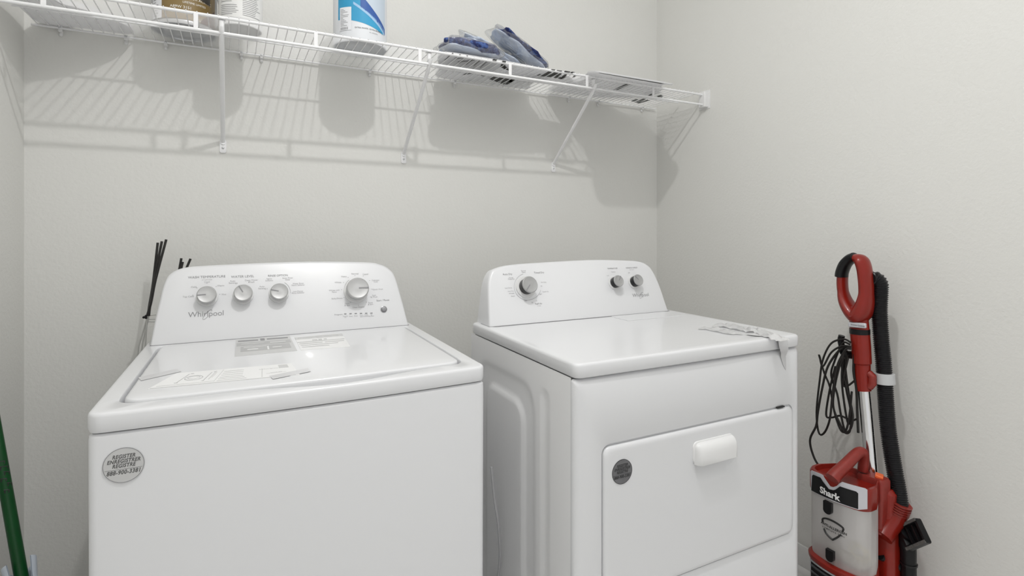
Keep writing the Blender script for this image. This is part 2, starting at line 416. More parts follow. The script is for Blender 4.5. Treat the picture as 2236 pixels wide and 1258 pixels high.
for a0, a1, b0, b1 in ((.14, .55, .40, .42), (.60, .88, .60, .63), (.2, .38, .27, .31), (.62, .78, .3, .33), (.1, .5, .62, .635), (.53, .56, .2, .42)): inset(None, q1, .9346, 0, a0, b0, a1, b1, bm)
obj('label_line', bm, M_paper, lab, smooth=False)
q2 = [wl(657, 765), wl(765, 757), wl(746, 728), wl(643, 737)]
l2 = sheet('care_label', q2, .9336, M_paper, lid)
bm = inset(None, q2, .9342, 0, .0, .78, 1, .98); obj('label_block', bm, M_lbl1, l2, smooth=False)
bm = bmesh.new()
for a0, a1, b0, b1 in ((.06, .12, .84, .92), (.16, .38, .84, .9), (.43, .56, .8, .96), (.6, .9, .85, .91), (.32, .42, .62, .68), (.45, .52, .61, .69), (.56, .62, .62, .68), (.0, .98, .54, .56), (.03, .5, .42, .45), (.55, .95, .42, .44), (.04, .8, .3, .32), (.05, .6, .18, .2)): inset(None, q2, .9345, 0, a0, b0, a1, b1, bm)
obj('label_rule', bm, M_lbln, l2, smooth=False)
q3 = [wl(322, 851), wl(655, 819), wl(636, 794), wl(385, 816)]
gd = sheet('quick_guide', q3, .9336, M_paper, lid, th=.0009)
bm = bmesh.new()
for b in (.12, .24, .36, .5, .64, .78): inset(None, q3, .9346, 0, .42, b, .42+.22*(.5+.5*((b*7) % 1)), b+.02, bm)
for a0, a1, b0, b1 in ((.01, .97, .005, .03), (.03, .4, .12, .13), (.345, .35, .3, .9), (.36, .362, .4, .8), (.73, .735, .1, .75), (.4, .403, .1, .95)): inset(None, q3, .9346, 0, a0, b0, a1, b1, bm)
obj('guide_line', bm, M_lbln, gd, smooth=False)
bm = bmesh.new()
for a, w_ in ((.125, .012), (.305, .008)):
    for b in (.25, .85): inset(None, q3, .9346, 0, a-w_+.02*b*2, b-.02, a+w_+.02*b*2, b, bm)
    inset(None, q3, .9346, 0, a+.010, .27, a+.014, .83, bm)
c0 = q3[0].lerp(q3[1], .22).lerp(q3[3].lerp(q3[2], .22), .50); c0.z = .9346
tube([c0+Vector((.0155*math.cos(t*pi/10), .017*math.sin(t*pi/10), 0)) for t in range(20)], .0006, 4, closed=True, bm=bm)
tube([c0+Vector((.0105*math.cos(t*pi/10), .010*math.sin(t*pi/10)+.003, 0)) for t in range(20)], .0004, 4, closed=True, bm=bm)
obj('guide_drawing', bm, M_print2, gd, smooth=False)
bm = inset(None, q3, .9346, 0, .875, .68, .955, .92); obj('code_block', bm, M_lbl1, gd, smooth=False)
P = wl(588, 806); obj('guide_title', textmesh('Whirlpool', .0095, frame((P.x, P.y, .9346), (1, -.03, 0), (0, 1, 0))), M_print2, gd, smooth=False)
P = wl(603, 813); obj('guide_caption', textmesh('WASHER\nINFORMATION', .0055, frame((P.x, P.y-.004, .9346), (1, -.03, 0), (0, 1, 0))), M_print2, gd, smooth=False)
sheet('tape_strip', [wl(302, 825), wl(308, 832), wl(396, 812), wl(386, 806)], .9343, M_tape, lid, .0002)
sheet('tape_strip', [wl(588, 822), wl(596, 829), wl(679, 812), wl(672, 805)], .9346, M_tape, lid, .0002)
# registration sticker
def disc_sticker(parent, c, r, face, m, tm, rimm, name='registration_sticker', bowx=0):
    M = frame(c, (1, bowx, 0), (0, 0, 1))
    s = obj(name, lathe([(0, 0), (r, 0), (r, .0006), (0, .0006)], 48, M), m, parent)
    obj('sticker_rim', lathe([(r*.965, .0005), (r*.97, .0009), (r, .0009), (r, .0004)], 48, M), rimm, s)
    ms = []
    for t, y, sz in (('REGISTER', .50, .30), ('ENREGISTRER', .24, .30), ('REGISTRE', -.02, .30), ('888-900-3381', -.40, .33)):
        ms.append(textmesh(t, r*sz, M @ Matrix.Translation((0, y*r, .0008)) @ Matrix.Diagonal((.80, 1, 1, 1)), shear=.25, offset=.00028, space=1.1))
    bm = merge(ms); b2 = boxm((0, -.22*r, .0008), (1.8*r, .012*r, .0003)); bmesh.ops.transform(b2, matrix=M, verts=b2.verts[:])
    tmp = bpy.data.meshes.new('x'); b2.to_mesh(tmp); bm.from_mesh(tmp)
    obj('sticker_print', bm, tm, s, smooth=False)
    return s
fw_ = plane_pt(269, 1018, WD, -.006, .8, 0)
disc_sticker(washer, (fw_.x, -.0013, fw_.z), .0285, None, M_foil, mat('sticker_print_grey', (.10, .10, .10), .5), M_print, bowx=-.052)

# ------------------------------------------------------------------ dryer
DD = dict(x=1.174, y=-1.0225, r=-0.0133)
dryer = thing('clothes_dryer', 'white front-load clothes dryer with three silver knobs, between washing machine and vacuum', 'dryer', (DD['x'], DD['y'], 0), DD['r'])
U2, D2, ZT2 = 0.7377, 0.578, 0.9385
# side and back shell, with the pressed relief of the left side panel
def side_panel():
    bm = bmesh.new(); nv, nz = 60, 110; V0s, V1s, Z0, Z1 = .012, D2, .02, .905
    def sd(v, z, a, b, c, d, r):
        qx = abs(v-(a+b)/2)-(b-a)/2+r; qz = abs(z-(c+d)/2)-(d-c)/2+r
        return math.hypot(max(qx, 0), max(qz, 0))+min(max(qx, qz), 0)-r
    def sst(t): t = max(0, min(1, t)); return t*t*(3-2*t)
    g = []
    for i in range(nv+1):
        row = []
        for j in range(nz+1):
            v = V0s+(V1s-V0s)*i/nv; z = Z0+(Z1-Z0)*j/nz
            h = 0
            h += .0042*sst(-sd(v, z, .175, .52, .1, .845, .07)/.012)
            h -= .0065*sst(-sd(v, z, .225, .47, .15, .79, .06)/.012)
            h += .0032*sst(-sd(v, z, .105, .145, .10, .850, .02)/.010)
            row.append(bm.verts.new((.001+h, v, z)))
        g.append(row)
    for i in range(nv):
        for j in range(nz): bm.faces.new((g[i][j], g[i][j+1], g[i+1][j+1], g[i+1][j]))
    return bm
obj('side_panel', side_panel(), M_side, dryer, angle=80)
bm = bmesh.new(); box(bm, (U2/2+.006, D2/2+.01, .46), (U2-.014, D2-.03, .885)); obj('cabinet', bm, M_side, dryer, smooth=False)
# front panel with a pocket for the door
UF0, UF1, ZB = .070, .708, .400; ZDT = .752
def fl(ins, v, r, u0=0.0, u1=U2, z0=.03, z1=.9030):
    return [Vector((u, v, z)) for u, z in rrect(u0+ins, u1-ins, z0+ins, z1-ins, r)]
def rs(lp, n=0): return lp
fp_loops = [fl(.001, .014, .006), fl(0, .008, .006), fl(.002, .002, .008), fl(.007, -.003, .01), fl(.014, -.006, .012),
            fl(-.004, -.006, .024, UF0, UF1, ZB, ZDT), fl(0.0, -.004, .022, UF0, UF1, ZB, ZDT), fl(.001, .0005, .02, UF0, UF1, ZB, ZDT)]
obj('front_panel', loft([rs(l) for l in fp_loops]), M_white, dryer, angle=50)
obj('panel_seam', boxm((U2/2, .0135, .46), (U2-.006, .003, .87)), M_print2, dryer, smooth=False)
def door_mesh():
    bm = bmesh.new(); loops = []
    cu, cz = (UF0+UF1)/2, (ZB+ZDT)/2
    def surf(u, z, base):
        s = 0
        du = (u-.402)/.062; dz = (z-.642)/.032
        k = max(0, 1-du**4)*max(0, 1-abs(dz)**3) if abs(du) < 1 and abs(dz) < 1 else 0
        return base+.016*k*(.5+.5*max(-1, min(1, dz)))
    spec = [(.0030, .0), (.0030, -.004), (.0045, -.0075), (.009, -.010), (.014, -.0105)]
    for ins, v in spec: loops.append(fl(ins, v, .018, UF0, UF1, ZB, ZDT-.0025))
    last = loops[-1]
    for t in [1-i/46 for i in range(1, 46)]:
        loops.append([Vector((cu+(p.x-cu)*t, 0, cz+(p.z-cz)*t)) for p in last])
        for q in loops[-1]: q.y = surf(q.x, q.z, -.0105)
    return loft(loops)
door = obj('door', door_mesh(), M_white, dryer, angle=50)
# door handle: hooded pull
H = bmesh.new()
def hl(v, ins, dz=0): return [Vector((u, v, z)) for u, z in rrect(.336+ins, .468-ins, .660+dz, .712-ins, .014)]
hd = [hl(-.0095, -.003), hl(-.0125, -.002), hl(-.014, .001)]
bm = loft([rs(l, 100) for l in hd]); obj('handle_plate', bm, M_plast, door)
def hsec(u, k):
    P = [(-.0115, .7115), (-.0165, .7110), (-.0215, .7085), (-.0255, .7040), (-.0285, .6975), (-.0298, .6900), (-.0300, .6800), (-.0298, .6615), (-.0285, .6605), (-.0115, .6605)]
    return [Vector((u, -.0115+(v+.0115)*k, .6605+(z-.6605)*(1-(1-k)*.25))) for v, z in P]
obj('handle', loft([hsec(.3375, .05), hsec(.3378, .35), hsec(.3400, .62), hsec(.3440, .86), hsec(.3490, 1), hsec(.4600, 1), hsec(.4640, .96), hsec(.4660, .85), hsec(.4665, .05)]), M_plast, door, angle=50)
st = plane_pt(1358.5, 1030, DD, -.0108, .68, 0)
disc_sticker(dryer, (st.x, -.0108, st.z), .0275, None, M_foild, M_ink, M_ink)
bmx = boxm((.655, -.006, .7505), (.028, .006, .003)); obj('door_latch', bmx, M_gap, dryer, smooth=False)
obj('gap_shade', boxm((U2/2, D2/2+.003, .904), (U2-.022, D2-.02, .006)), M_print, dryer, smooth=False)  # grey filler, the softer shade of this gap put into its colour
def dk(z, ins, r=.018): return bowed(rrect(ins, U2-ins, -.008+ins, D2-ins, r), z, -.008+ins, ins, U2-ins, .003)
obj('top_deck', loft([dk(.9055, .006), dk(.9065, .002), dk(.910, 0), dk(.9315, 0), dk(.9355, .0012), dk(.9377, .0035), dk(.9385, .007), dk(.9385, .026), dk(.9375, .034), dk(.9373, .2)]), M_white, dryer, angle=50)
SLD, V0D = .37, .478
dpts = [(.018, .9385), (.024, .99), (.034, 1.058), (.048, 1.092), (.066, 1.105), (.11, 1.1135), (.2, 1.118), (.425, 1.1225), (.58, 1.117), (.642, 1.111), (.672, 1.098), (.688, 1.077), (.702, 1.031), (.713, .9385)]
console(dpts, V0D, .9385, SLD, .572, dryer, M_white)
obj('seam', boxm((.366, V0D+.03, .9385), (.700, .066, .0010)), M_print, dryer, smooth=False)
NFD = Vector((0, -1, SLD)).normalized(); UPD = Vector((0, SLD, 1)).normalized()
def dfp(u, v, off=.0006): return plane_pt(u, v, DD, V0D, .9385, SLD) + NFD*off
knob(1158, 621, .0265, 228, dryer, dfp, UPD, NFD, h=.034, side=M_black, skirt=1.3)
knob(1352, 613, .0200, 55, dryer, dfp, UPD, NFD, h=.030, side=M_black, skirt=1.2)
knob(1395, 611, .0200, 130, dryer, dfp, UPD, NFD, h=.030, side=M_black, skirt=1.2)
text_on([('Auto Dry', 1108, 599, .0085), ('Timed Dry', 1177, 595.5, .0085), ('Fluff Air', 1176, 663.5, .0080), ('TEMPERATURE', 1337, 586.5, .0066), ('WRINKLE SHIELD', 1379, 585, .0066), ('OFF', 1148, 657, .0060), ('OFF', 1180, 643, .0052)], dryer, dfp, UPD, M_print, 'heading_print')
text_on([('Normal\nHeavy', 1143, 593, .0056), ('Energy\nPreferred', 1116, 608, .0056), ('Less Damp', 1110, 629, .0056), ('Very Dry', 1115, 636, .0056), ('Wrinkle', 1117, 641, .0056), ('Shield', 1120, 647, .0056),
         ('Air Only', 1187, 616.5, .0056), ('30', 1182, 625, .0056), ('Touch Up', 1191, 637, .0056), ('Medium', 1339, 594, .0056), ('Low', 1327, 602, .0056), ('Off', 1373, 596, .0056), ('with steam', 1379, 589, .0045), ('no heat', 1177, 668, .0045), ('15', 1171, 657, .005), ('20', 1162, 661, .005)], dryer, dfp, UPD, M_print2, 'option_print')
arcs = bmesh.new()
for cu, cv, rr, a0, a1 in ((1152, 626, 29.5, 110, 345),):
    tube([dfp(cu+rr*math.cos(math.radians(a0+(a1-a0)*i/30)), cv-rr*math.sin(math.radians(a0+(a1-a0)*i/30))) for i in range(31)], .00045, 5, bm=arcs)
obj('dial_arc', arcs, M_print2, dryer)
logo(dryer, dfp, UPD, 1399, 644.5, .0175)
# lint screen lid: outline of the flap at the right rear of the top
def dl_(u, v, z=.9376): x, y = localpt(u, v, z, DD); return Vector((x, y, z))
a, b = dl_(1356, 697), dl_(1490, 690)
u0, u1, vv = .42, .70, dl_(1385, 699).y
bm = loft([[Vector((u, v, z)) for u, v in rrect(.455, .690, vv-.004, V0D-.006, .006)] for z in (.9370, .9392)])
lint = obj('lint_screen_lid', bm, M_white, dryer, bevel=.0012)
# power cord in the gap between the two machines
obj('power_cord', tube(smooth_path([(-.030, .36, .58), (-.026, .35, .50), (-.018, .34, .42), (-.012, .35, .30), (-.03, .40, .12), (-.05, .5, .012)], 8), .0035, 8), mat('cord_grey', (.45, .45, .46), .5), dryer)

# crumpled film and tape on the dryer top
M_crump = mat('crumpled_white_film', (.95, .95, .95), .3, bump=.3, bscale=60)
dt = thing('packing_film', 'crumpled white packing film lying near the right edge of the dryer top', 'packing film', (DD['x'], DD['y'], 0), DD['r'])
def crumple(path, width, amp, seed, z0=.9395, nu=44, nv=14):
    bm = bmesh.new(); P = smooth_path([Vector((*p, 0)) for p in path], 12); g = []
    for i, p in enumerate(P):
        t = i/(len(P)-1); T = (P[min(i+1, len(P)-1)]-P[max(i-1, 0)]).normalized(); Nn = Vector((-T.y, T.x, 0))
        wd = width[0]+(width[1]-width[0])*t+ .012*noise.noise(Vector((t*9, seed, 0))); row = []
        for j in range(nv+1):
            s = j/nv*2-1; q = p+Nn*wd*s
            h = abs(noise.noise(Vector((q.x*38, q.y*38, seed))))*amp*2.2+abs(noise.noise(Vector((q.x*90, q.y*90, seed+3))))*amp*.6
            h *= 1-.55*abs(s)**3
            h *= min(1, .35+3*t, .35+3*(1-t)); row.append(bm.verts.new((q.x, q.y, z0+h)))
        g.append(row)
    for i in range(len(g)-1):
        for j in range(nv): bm.faces.new((g[i][j], g[i+1][j], g[i+1][j+1], g[i][j+1]))
    bmesh.ops.solidify(bm, geom=bm.faces[:], thickness=.0006)
    return bm
pA = [dl_(u, v, .945) for u, v in ((1530, 712), (1562, 716), (1590, 722), (1612, 722))]
obj('film_fold', crumple([p[:2] for p in pA], (.016, .030), .006, 1.3), M_crump, dt, smooth=True, angle=25)
pB = [dl_(u, v, .945) for u, v in ((1560, 706), (1590, 709), (1625, 716), (1660, 722), (1690, 733), (1712, 741))]
obj('film_fold', crumple([p[:2] for p in pB], (.028, .022), .009, 5.1), M_crump, dt, smooth=True, angle=25)
tp = [Vector((.612, .055, .9405)), Vector((.622, .03, .9400)), Vector((.640, .0, .9396)), Vector((.648, -.0085, .9385)), Vector((.650, -.0165, .935)), Vector((.652, -.0175, .920)), Vector((.655, -.0178, .9045)), Vector((.659, -.0150, .899)), Vector((.664, -.0080, .885)), Vector((.671, -.0070, .862)), Vector((.676, -.0068, .848))]
wds = [.022, .020, .019, .018, .018, .018, .016, .013, .010, .006, .001]
bm = loft([[p-X1*w2*1.0, p+X1*w2*1.0, p+X1*w2*1.0+Vector((0, -.0004, .0003)), p-X1*w2*1.0+Vector((0, -.0004, .0003))] for p, w2 in zip(tp, wds)])
obj('tape_tail', bm, M_tape, dt, smooth=True, label='grey tape tail hanging over the dryer front edge')

# ------------------------------------------------------------------ wire shelf
ZS, DS = 1.811, .305; ZL = ZS-.0445
shelf = thing('wire_shelf', 'white wire shelf with a clear liner on the wall above both machines', 'shelf', (WX/2, -.15, ZS))
def rail(name, y, z, r, x0=.018, x1=WX-.02): return obj(name, tube([(x0, y, z), (x1, y, z)], r, 12), M_wire, shelf, world=True)
rail('back_rail', -.012, ZS-.004, .0032); rail('middle_rail', -.160, ZS-.0045, .0032); rail('front_rail', -DS, ZS-.001, .0046, .004); rail('front_rail', -DS-.002, ZL, .0046, .004)
wp = smooth_path([(0, -.008, 0), (0, -.15, 0), (0, -.27, 0), (0, -DS+.004, .0032), (0, -DS-.002, .0040), (0, -DS-.0052, .0015)], 3)
wbm = tube(wp, .00155, 6)
wire0 = obj('wire', wbm, M_wire, shelf); wme = wire0.data
n_w = int((WX-.05)/.0254)
off = -Vector((WX/2, -.15, ZS))
for i in range(n_w):
    o = wire0 if i == 0 else bpy.data.objects.new('wire', wme)
    if i: C.objects.link(o); o.parent = shelf
    o.location = Vector((.028+i*.0254+.004, 0, ZS)) + off
for x in (.118, .436, .742, 1.060, 1.388, 1.716, 2.044):
    obj('rail_tie', boxm((x, -DS-.0045, (ZS+ZL)/2), (.011, .0035, ZS-ZL-.002)), M_wire, shelf, world=True, bevel=.001)
for x in (.083, .238, .339, .549, .609, .967, 1.297, 1.834, 1.993, 2.25):
    bm = boxm((x, -.0075, ZS-.006), (.010, .015, .016)); tube([(x, -.001, ZS-.012), (x, -.006, ZS-.024)], .005, 8, bm=bm)
    k = obj('wall_clip', bm, M_plast, shelf, world=True, bevel=.002)
    obj('screw', lathe([(.0032, 0), (.0032, .0012), (.002, .002), (0, .0022)], 12, frame((x, -.0152, ZS-.004), X1, (0, 0, 1))), M_tin, k, world=True)
for x, xb in ((.497, .4955), (1.094, 1.0943), (1.752, 1.757)):
    P = [(x, -DS+.004, ZS-.008), (x, -DS+.006, ZL+.012), (x, -DS+.012, ZL-.012), (xb, -.012, 1.520), (xb, -.006, 1.508)]
    bm = tube(smooth_path(P, 5), .0068, 8, flat=(Vector((0, 0, 1)), .8))
    br = obj('support_brace', bm, M_wire, shelf, world=True)
    bm = loft([[Vector((xb+u, v, 1.497+z)) for u, z in rrect(-.0095, .0095, -.021, .022, .006)] for v in (0, -.003, -.0042)])
    obj('brace_foot', bm, M_wire, shelf, world=True)
    obj('brace_screw', lathe([(.0038, 0), (.0038, .001), (.0022, .0025), (0, .003)], 14, frame((xb, -.0042, 1.492), X1, (0, 0, 1))), M_tin, shelf, world=True)
    obj('brace_hook', boxm((x, -DS+.003, ZS-.004), (.020, .022, .004)), M_wire, shelf, world=True, bevel=.0015)
# end bracket on the right wall, and at the left wall
for x, s in ((WX, -1), (0, 1)):
    cx = x+s*.0155
    bm = bmesh.new(); box(bm, (x+s*.0125, -DS+.002, (ZS+ZL)/2), (.025, .036, ZS-ZL+.022)); obj('end_bracket', bm, M_plast, shelf, world=True, bevel=.004)
    bm = boxm((x+s*.0015, -DS+.006, (ZS+ZL)/2+.002), (.003, .060, ZS-ZL+.036)); obj('bracket_plate', bm, M_plast, shelf, world=True, bevel=.001)
    obj('bracket_screw', lathe([(.004, 0), (.004, .0012), (.0025, .0026), (0, .003)], 14, frame((x+s*.003, -DS-.019, ZS+.012), (0, -s, 0), (0, 0, 1))), M_tin, shelf, world=True)
# liner
zt = ZS+.0025
bm = bmesh.new(); loft([[Vector((x, y, zt)) for x, y in ((.03, -.010), (WX-.09, -.010), (WX-.045, -DS+.008), (.03, -DS+.008))]], (False, True), bm=bm)
obj('shelf_liner', bm, M_liner, shelf, world=True, smooth=False, label='clear plastic liner sheet on the wires')

# ------------------------------------------------------------------ things on the shelf
ZK = zt+.0008
def can_wrap(cx, cy, r, ang0):
    """ang0: azimuth (from -y, towards +x) of text centre"""
    def f(x, y, z):
        a = ang0 + x/r; return Vector((cx+(r+z)*math.sin(a), cy-(r+z)*math.cos(a), y))
    return f
def patch(cx, cy, r, a0, a1, z0, z1, n=24, m=6, top=None):
    bm = bmesh.new(); g = []
    for i in range(n+1):
        a = a0+(a1-a0)*i/n; zt_ = z1 if top is None else top(i/n); zb_ = z0 if not callable(z0) else z0(i/n); g.append([])
        for j in range(m+1): g[-1].append(bm.verts.new((cx+r*math.sin(a), cy-r*math.cos(a), zb_+(zt_-zb_)*j/m)))
    for i in range(n):
        for j in range(m): bm.faces.new((g[i][j], g[i+1][j], g[i+1][j+1], g[i][j+1]))
    return bm
def txtc(cx, cy, r, s, size, a, z, m, parent, name='lettering', align='CENTER', sp=1):
    return obj(name, textmesh(s, size, None, align, wrap=lambda x, y, z_: can_wrap(cx, cy, r+.0006, a)(x, y+z, z_), space=sp), m, parent, smooth=False, world=True)
def az(cx, cy): # azimuth of the camera from a can
    return math.atan2(CAM.x-cx, -(CAM.y-cy))
# can 1: gold-brown gallon tin
cx, cy, r = .397, -.112, .084
c1 = thing('paint_can', 'brown and gold labelled tin paint can at the left of the wire shelf', 'paint can', (cx, cy, ZK), 0, 'paint cans on the shelf')
b1 = obj('can_body', lathe([(0, ZK+.004), (r*.90, ZK+.004), (r*.93, ZK), (r, ZK), (r+.0015, ZK+.003), (r, ZK+.007), (r-.001, ZK+.009), (r-.001, ZK+.182), (r+.001, ZK+.186), (r, ZK+.190), (r*.93, ZK+.190), (r*.9, ZK+.186), (0, ZK+.186)], 64, Matrix.Translation((cx, cy, 0))), M_tin, c1, world=True)
obj('base_ring', lathe([(r*.72, ZK+.0035), (r*.74, ZK+.0025), (r*.76, ZK+.0035)], 48, Matrix.Translation((cx, cy, 0))), M_tin, c1, world=True)
A1 = az(cx, cy)
M_gold = mat('gold_label', (.23, .155, .055), .35, var=.1); M_brown = mat('brown_label', (.075, .018, .008), .35); M_lw = mat('label_paper', (.80, .81, .84), .5)
obj('label_band', patch(cx, cy, r+.0004, A1-.95, A1+1.15, ZK+.012, ZK+.180), M_gold, c1, world=True)
obj('label_corner', patch(cx, cy, r+.0007, A1+.50, A1+1.10, ZK+.012, ZK+.05, 12, 3, top=lambda t: ZK+.02+.045*t), M_brown, c1, world=True)
obj('label_back', patch(cx, cy, r+.0003, A1+1.15, A1+2*pi-.95, ZK+.012, ZK+.180, 60), mat('grey_label', (.42, .42, .43), .4), c1, world=True)
obj('barcode_panel', patch(cx, cy, r+.0008, A1-1.15, A1-.72, ZK+.012, ZK+.15, 10, 4), M_lw, c1, world=True)
bm = bmesh.new()
random.seed(3)
for i in range(15):
    z = ZK+.018+i*.0075; p = patch(cx, cy, r+.0012, A1-1.10, A1-1.10+.12+.2*random.random(), z, z+.0022, 4, 1); t_ = bpy.data.meshes.new('x'); p.to_mesh(t_); p.free(); bm.from_mesh(t_)
obj('fine_print', bm, M_print, c1, world=True)
M_tw = mat('white_ink', (.85, .84, .8), .5)
txtc(cx, cy, r, 'EXTERIOR ACRYLIC', .0105, A1+.36, ZK+.075, M_tw, c1)
txtc(cx, cy, r, 'LIFETIME LIMITED', .0080, A1+.30, ZK+.061, M_tw, c1)
txtc(cx, cy, r, 'A89W 3151', .0110, A1-.12, ZK+.046, M_tw, c1)
txtc(cx, cy, r, 'EXTRA WHITE', .0100, A1-.12, ZK+.033, M_tw, c1)
txtc(cx, cy, r, 'SATIN', .0105, A1+.58, ZK+.018, M_tw, c1)
obj('bail_ear', lathe([(.009, 0), (.009, .003), (.005, .005), (0, .006)], 16, frame((cx+r*math.sin(A1+.95), cy-r*math.cos(A1+.95), ZK+.12), (-math.cos(A1+.95), -math.sin(A1+.95), 0), (0, 0, 1))), M_tin, c1, world=True)
hp = [(cx+(r+.006)*math.sin(A1+.95+t), cy-(r+.006)*math.cos(A1+.95+t), ZK+.12-.055*math.sin(t/2.8*pi)) for t in [i*.14 for i in range(21)]]
obj('bail_handle', tube(hp, .0014, 6), M_tin, c1, world=True)
bm = patch(cx, cy, r+.001, A1+.15, A1+.85, lambda t: ZK+.092-.02*math.sin(t*pi*.5), 0, 14, 3, top=lambda t: ZK+.125)
obj('label_swoosh', bm, mat('dark_label_band', (.05, .045, .04), .3), c1, world=True)
# can 2: narrower white container
cx, cy, r = .545, -.208, .0585
c2 = thing('plastic_jar', 'narrow white plastic jar with fine print, right of the brown paint can', 'jar', (cx, cy, ZK))
obj('jar_body', lathe([(0, ZK+.003), (r*.8, ZK+.003), (r*.86, ZK), (r*.97, ZK+.001), (r, ZK+.006), (r, ZK+.165), (r*.9, ZK+.176), (r*.7, ZK+.18), (0, ZK+.18)], 56, Matrix.Translation((cx, cy, 0))), M_plast, c2, world=True)
obj('jar_lid', lathe([(r*.72, ZK+.178), (r*.78, ZK+.18), (r*.78, ZK+.198), (r*.74, ZK+.202), (0, ZK+.202)], 40, Matrix.Translation((cx, cy, 0))), M_plast, c2, world=True)
A2 = az(cx, cy)
obj('label_band', patch(cx, cy, r+.0004, A2-1.3, A2+1.2, ZK+.018, ZK+.16, 30), mat('jar_label', (.78, .78, .77), .5), c2, world=True)
bm = bmesh.new()
for col, (a0, wdt) in enumerate(((-1.0, .95), (.08, .95))):
    for i in range(24):
        if col == 0 and i % 7 == 6: continue
        z = ZK+.026+i*.0052; p = patch(cx, cy, r+.0009, A2+a0, A2+a0+wdt*(.6+.4*random.random()), z, z+.0014, 8, 1); t_ = bpy.data.meshes.new('x'); p.to_mesh(t_); p.free(); bm.from_mesh(t_)
obj('fine_print', bm, M_print, c2, world=True)
# can 3: blue and white gallon
cx, cy, r = .893, -.203, .0845
c3 = thing('paint_can', 'blue and white labelled paint can on the wire shelf, third container from the left', 'paint can', (cx, cy, ZK), 0, 'paint cans on the shelf')
M_cw = mat('can_white', (.74, .76, .79), .35)
obj('can_body', lathe([(0, ZK+.005), (r*.88, ZK+.005), (r*.9, ZK), (r*.97, ZK), (r, ZK+.003), (r, ZK+.185), (r*.98, ZK+.19), (r*.9, ZK+.19), (0, ZK+.188)], 64, Matrix.Translation((cx, cy, 0))), M_cw, c3, world=True)
bm = bmesh.new()
for rr in (.80, .55): lathe([(r*(rr-.02), ZK+.0045), (r*rr, ZK+.002), (r*(rr+.02), ZK+.0045)], 40, Matrix.Translation((cx, cy, 0)), bm)
obj('base_ring', bm, M_plast, c3, world=True)
A3 = az(cx, cy)
M_b1 = mat('label_sky_blue', (.035, .33, .58), .3, var=.15); M_b2 = mat('label_deep_blue', (.03, .10, .36), .3); M_b3 = mat('label_pale_blue', (.35, .55, .78), .3)
def sw(a, b, c): return lambda t: ZK + a + b*t + c*t*t
bm = patch(cx, cy, r+.0004, A3-.90, A3+.95, sw(.068, -.012, -.020), 0, 40, 4, top=lambda t: ZK+.185); obj('label_sky', bm, M_b1, c3, world=True)
bm = patch(cx, cy, r+.0007, A3-.25, A3+1.05, sw(.112, -.072, -.004), 0, 30, 3, top=sw(.120, -.066, .0)); obj('label_swoosh', bm, M_b3, c3, world=True)
bm = patch(cx, cy, r+.0007, A3+.0, A3+1.1, sw(.105, -.052, -.014), 0, 30, 3, top=sw(.150, -.105, .012)); obj('label_wave', bm, M_b2, c3, world=True)
bm = patch(cx, cy, r+.0010, A3+.12, A3+1.1, sw(.135, -.09, .012), 0, 30, 3, top=lambda t: ZK+.185); obj('label_title_panel', bm, mat('title_panel', (.55, .63, .72), .35), c3, world=True)
bm = patch(cx, cy, r+.0012, A3-.80, A3-.32, ZK+.032, ZK+.104, 10, 4); obj('paper_tag', bm, M_lw, c3, world=True)
bm = bmesh.new()
for i in range(12):
    z = ZK+.046+i*.0046; p = patch(cx, cy, r+.0016, A3-.76, A3-.76+.1+.25*random.random(), z, z+.0013, 4, 1); t_ = bpy.data.meshes.new('x'); p.to_mesh(t_); p.free(); bm.from_mesh(t_)
for i in range(11):
    a = A3-.76+i*.03; p = patch(cx, cy, r+.0016, a, a+.010+.008*(i % 2), ZK+.034, ZK+.042, 1, 1); t_ = bpy.data.meshes.new('x'); p.to_mesh(t_); p.free(); bm.from_mesh(t_)
obj('tag_print', bm, M_print, c3, world=True)
txtc(cx, cy, r, 'EXTRA WHITE / EXTRA BLANCO', .0062, A3+.34, ZK+.040, M_ink, c3)
txtc(cx, cy, r, 'PG. ARQUERO', .0045, A3+.5, ZK+.030, M_print, c3)
M_bt = mat('blue_ink', (.03, .10, .42), .4)
txtc(cx, cy, r, 'PLUS', .020, A3+.62, ZK+.078, M_bt, c3, sp=1.0)
txtc(cx, cy, r, 'EDGE', .020, A3+.62, ZK+.096, mat('pale_blue_ink', (.12, .30, .62), .4), c3)
txtc(cx, cy, r, 'PAINTERS', .009, A3+.55, ZK+.112, mat('pale_blue_ink_b', (.12, .30, .62), .4), c3)

# flat mailers lying on the liner
def slab(poly, z0, th, fz=None, step=.02):
    poly = [Vector((x, y, 0)) for x, y in poly]; P = smooth_path(poly, 5, closed=True)
    c = sum(P, Vector())/len(P); loops = []
    for k, (t, z) in enumerate(((.0, 0), (.35, 0), (.7, 0), (.9, 0), (1, 0), (1.004, th*.5), (1, th), (.9, th*1.3), (.5, th*1.5), (.0, th*1.6))):
        L = []
        for p in P:
            q = c+(p-c)*max(t, .01); L.append(Vector((q.x, q.y, z0+z+(fz(q.x, q.y) if fz else 0))))
        loops.append(L)
    return loft(loops)
polyA = [(.035, -.02), (.14, -.018), (.245, -.022), (.262, -.075), (.235, -.130), (.175, -.185), (.125, -.212), (.095, -.29), (.035, -.295)]
ob = obj('poly_bag', slab(polyA, ZK, .012), M_bag); tag(ob, 'pale grey flat plastic bag on the shelf against the left wall', 'plastic bag', 'flat plastic bags on the shelf')
def droop(x, y): return -.055*max(0, -y-.312)*1.6 + .004*max(0, -y-.30)
M_bag2 = M_bag
polyB = [(1.225, -.022), (1.40, -.02), (1.605, -.022), (1.595, -.09), (1.60, -.145), (1.70, -.160), (1.72, -.20), (1.66, -.262), (1.52, -.288), (1.40, -.300), (1.28, -.300), (1.165, -.296), (1.142, -.255), (1.19, -.13)]
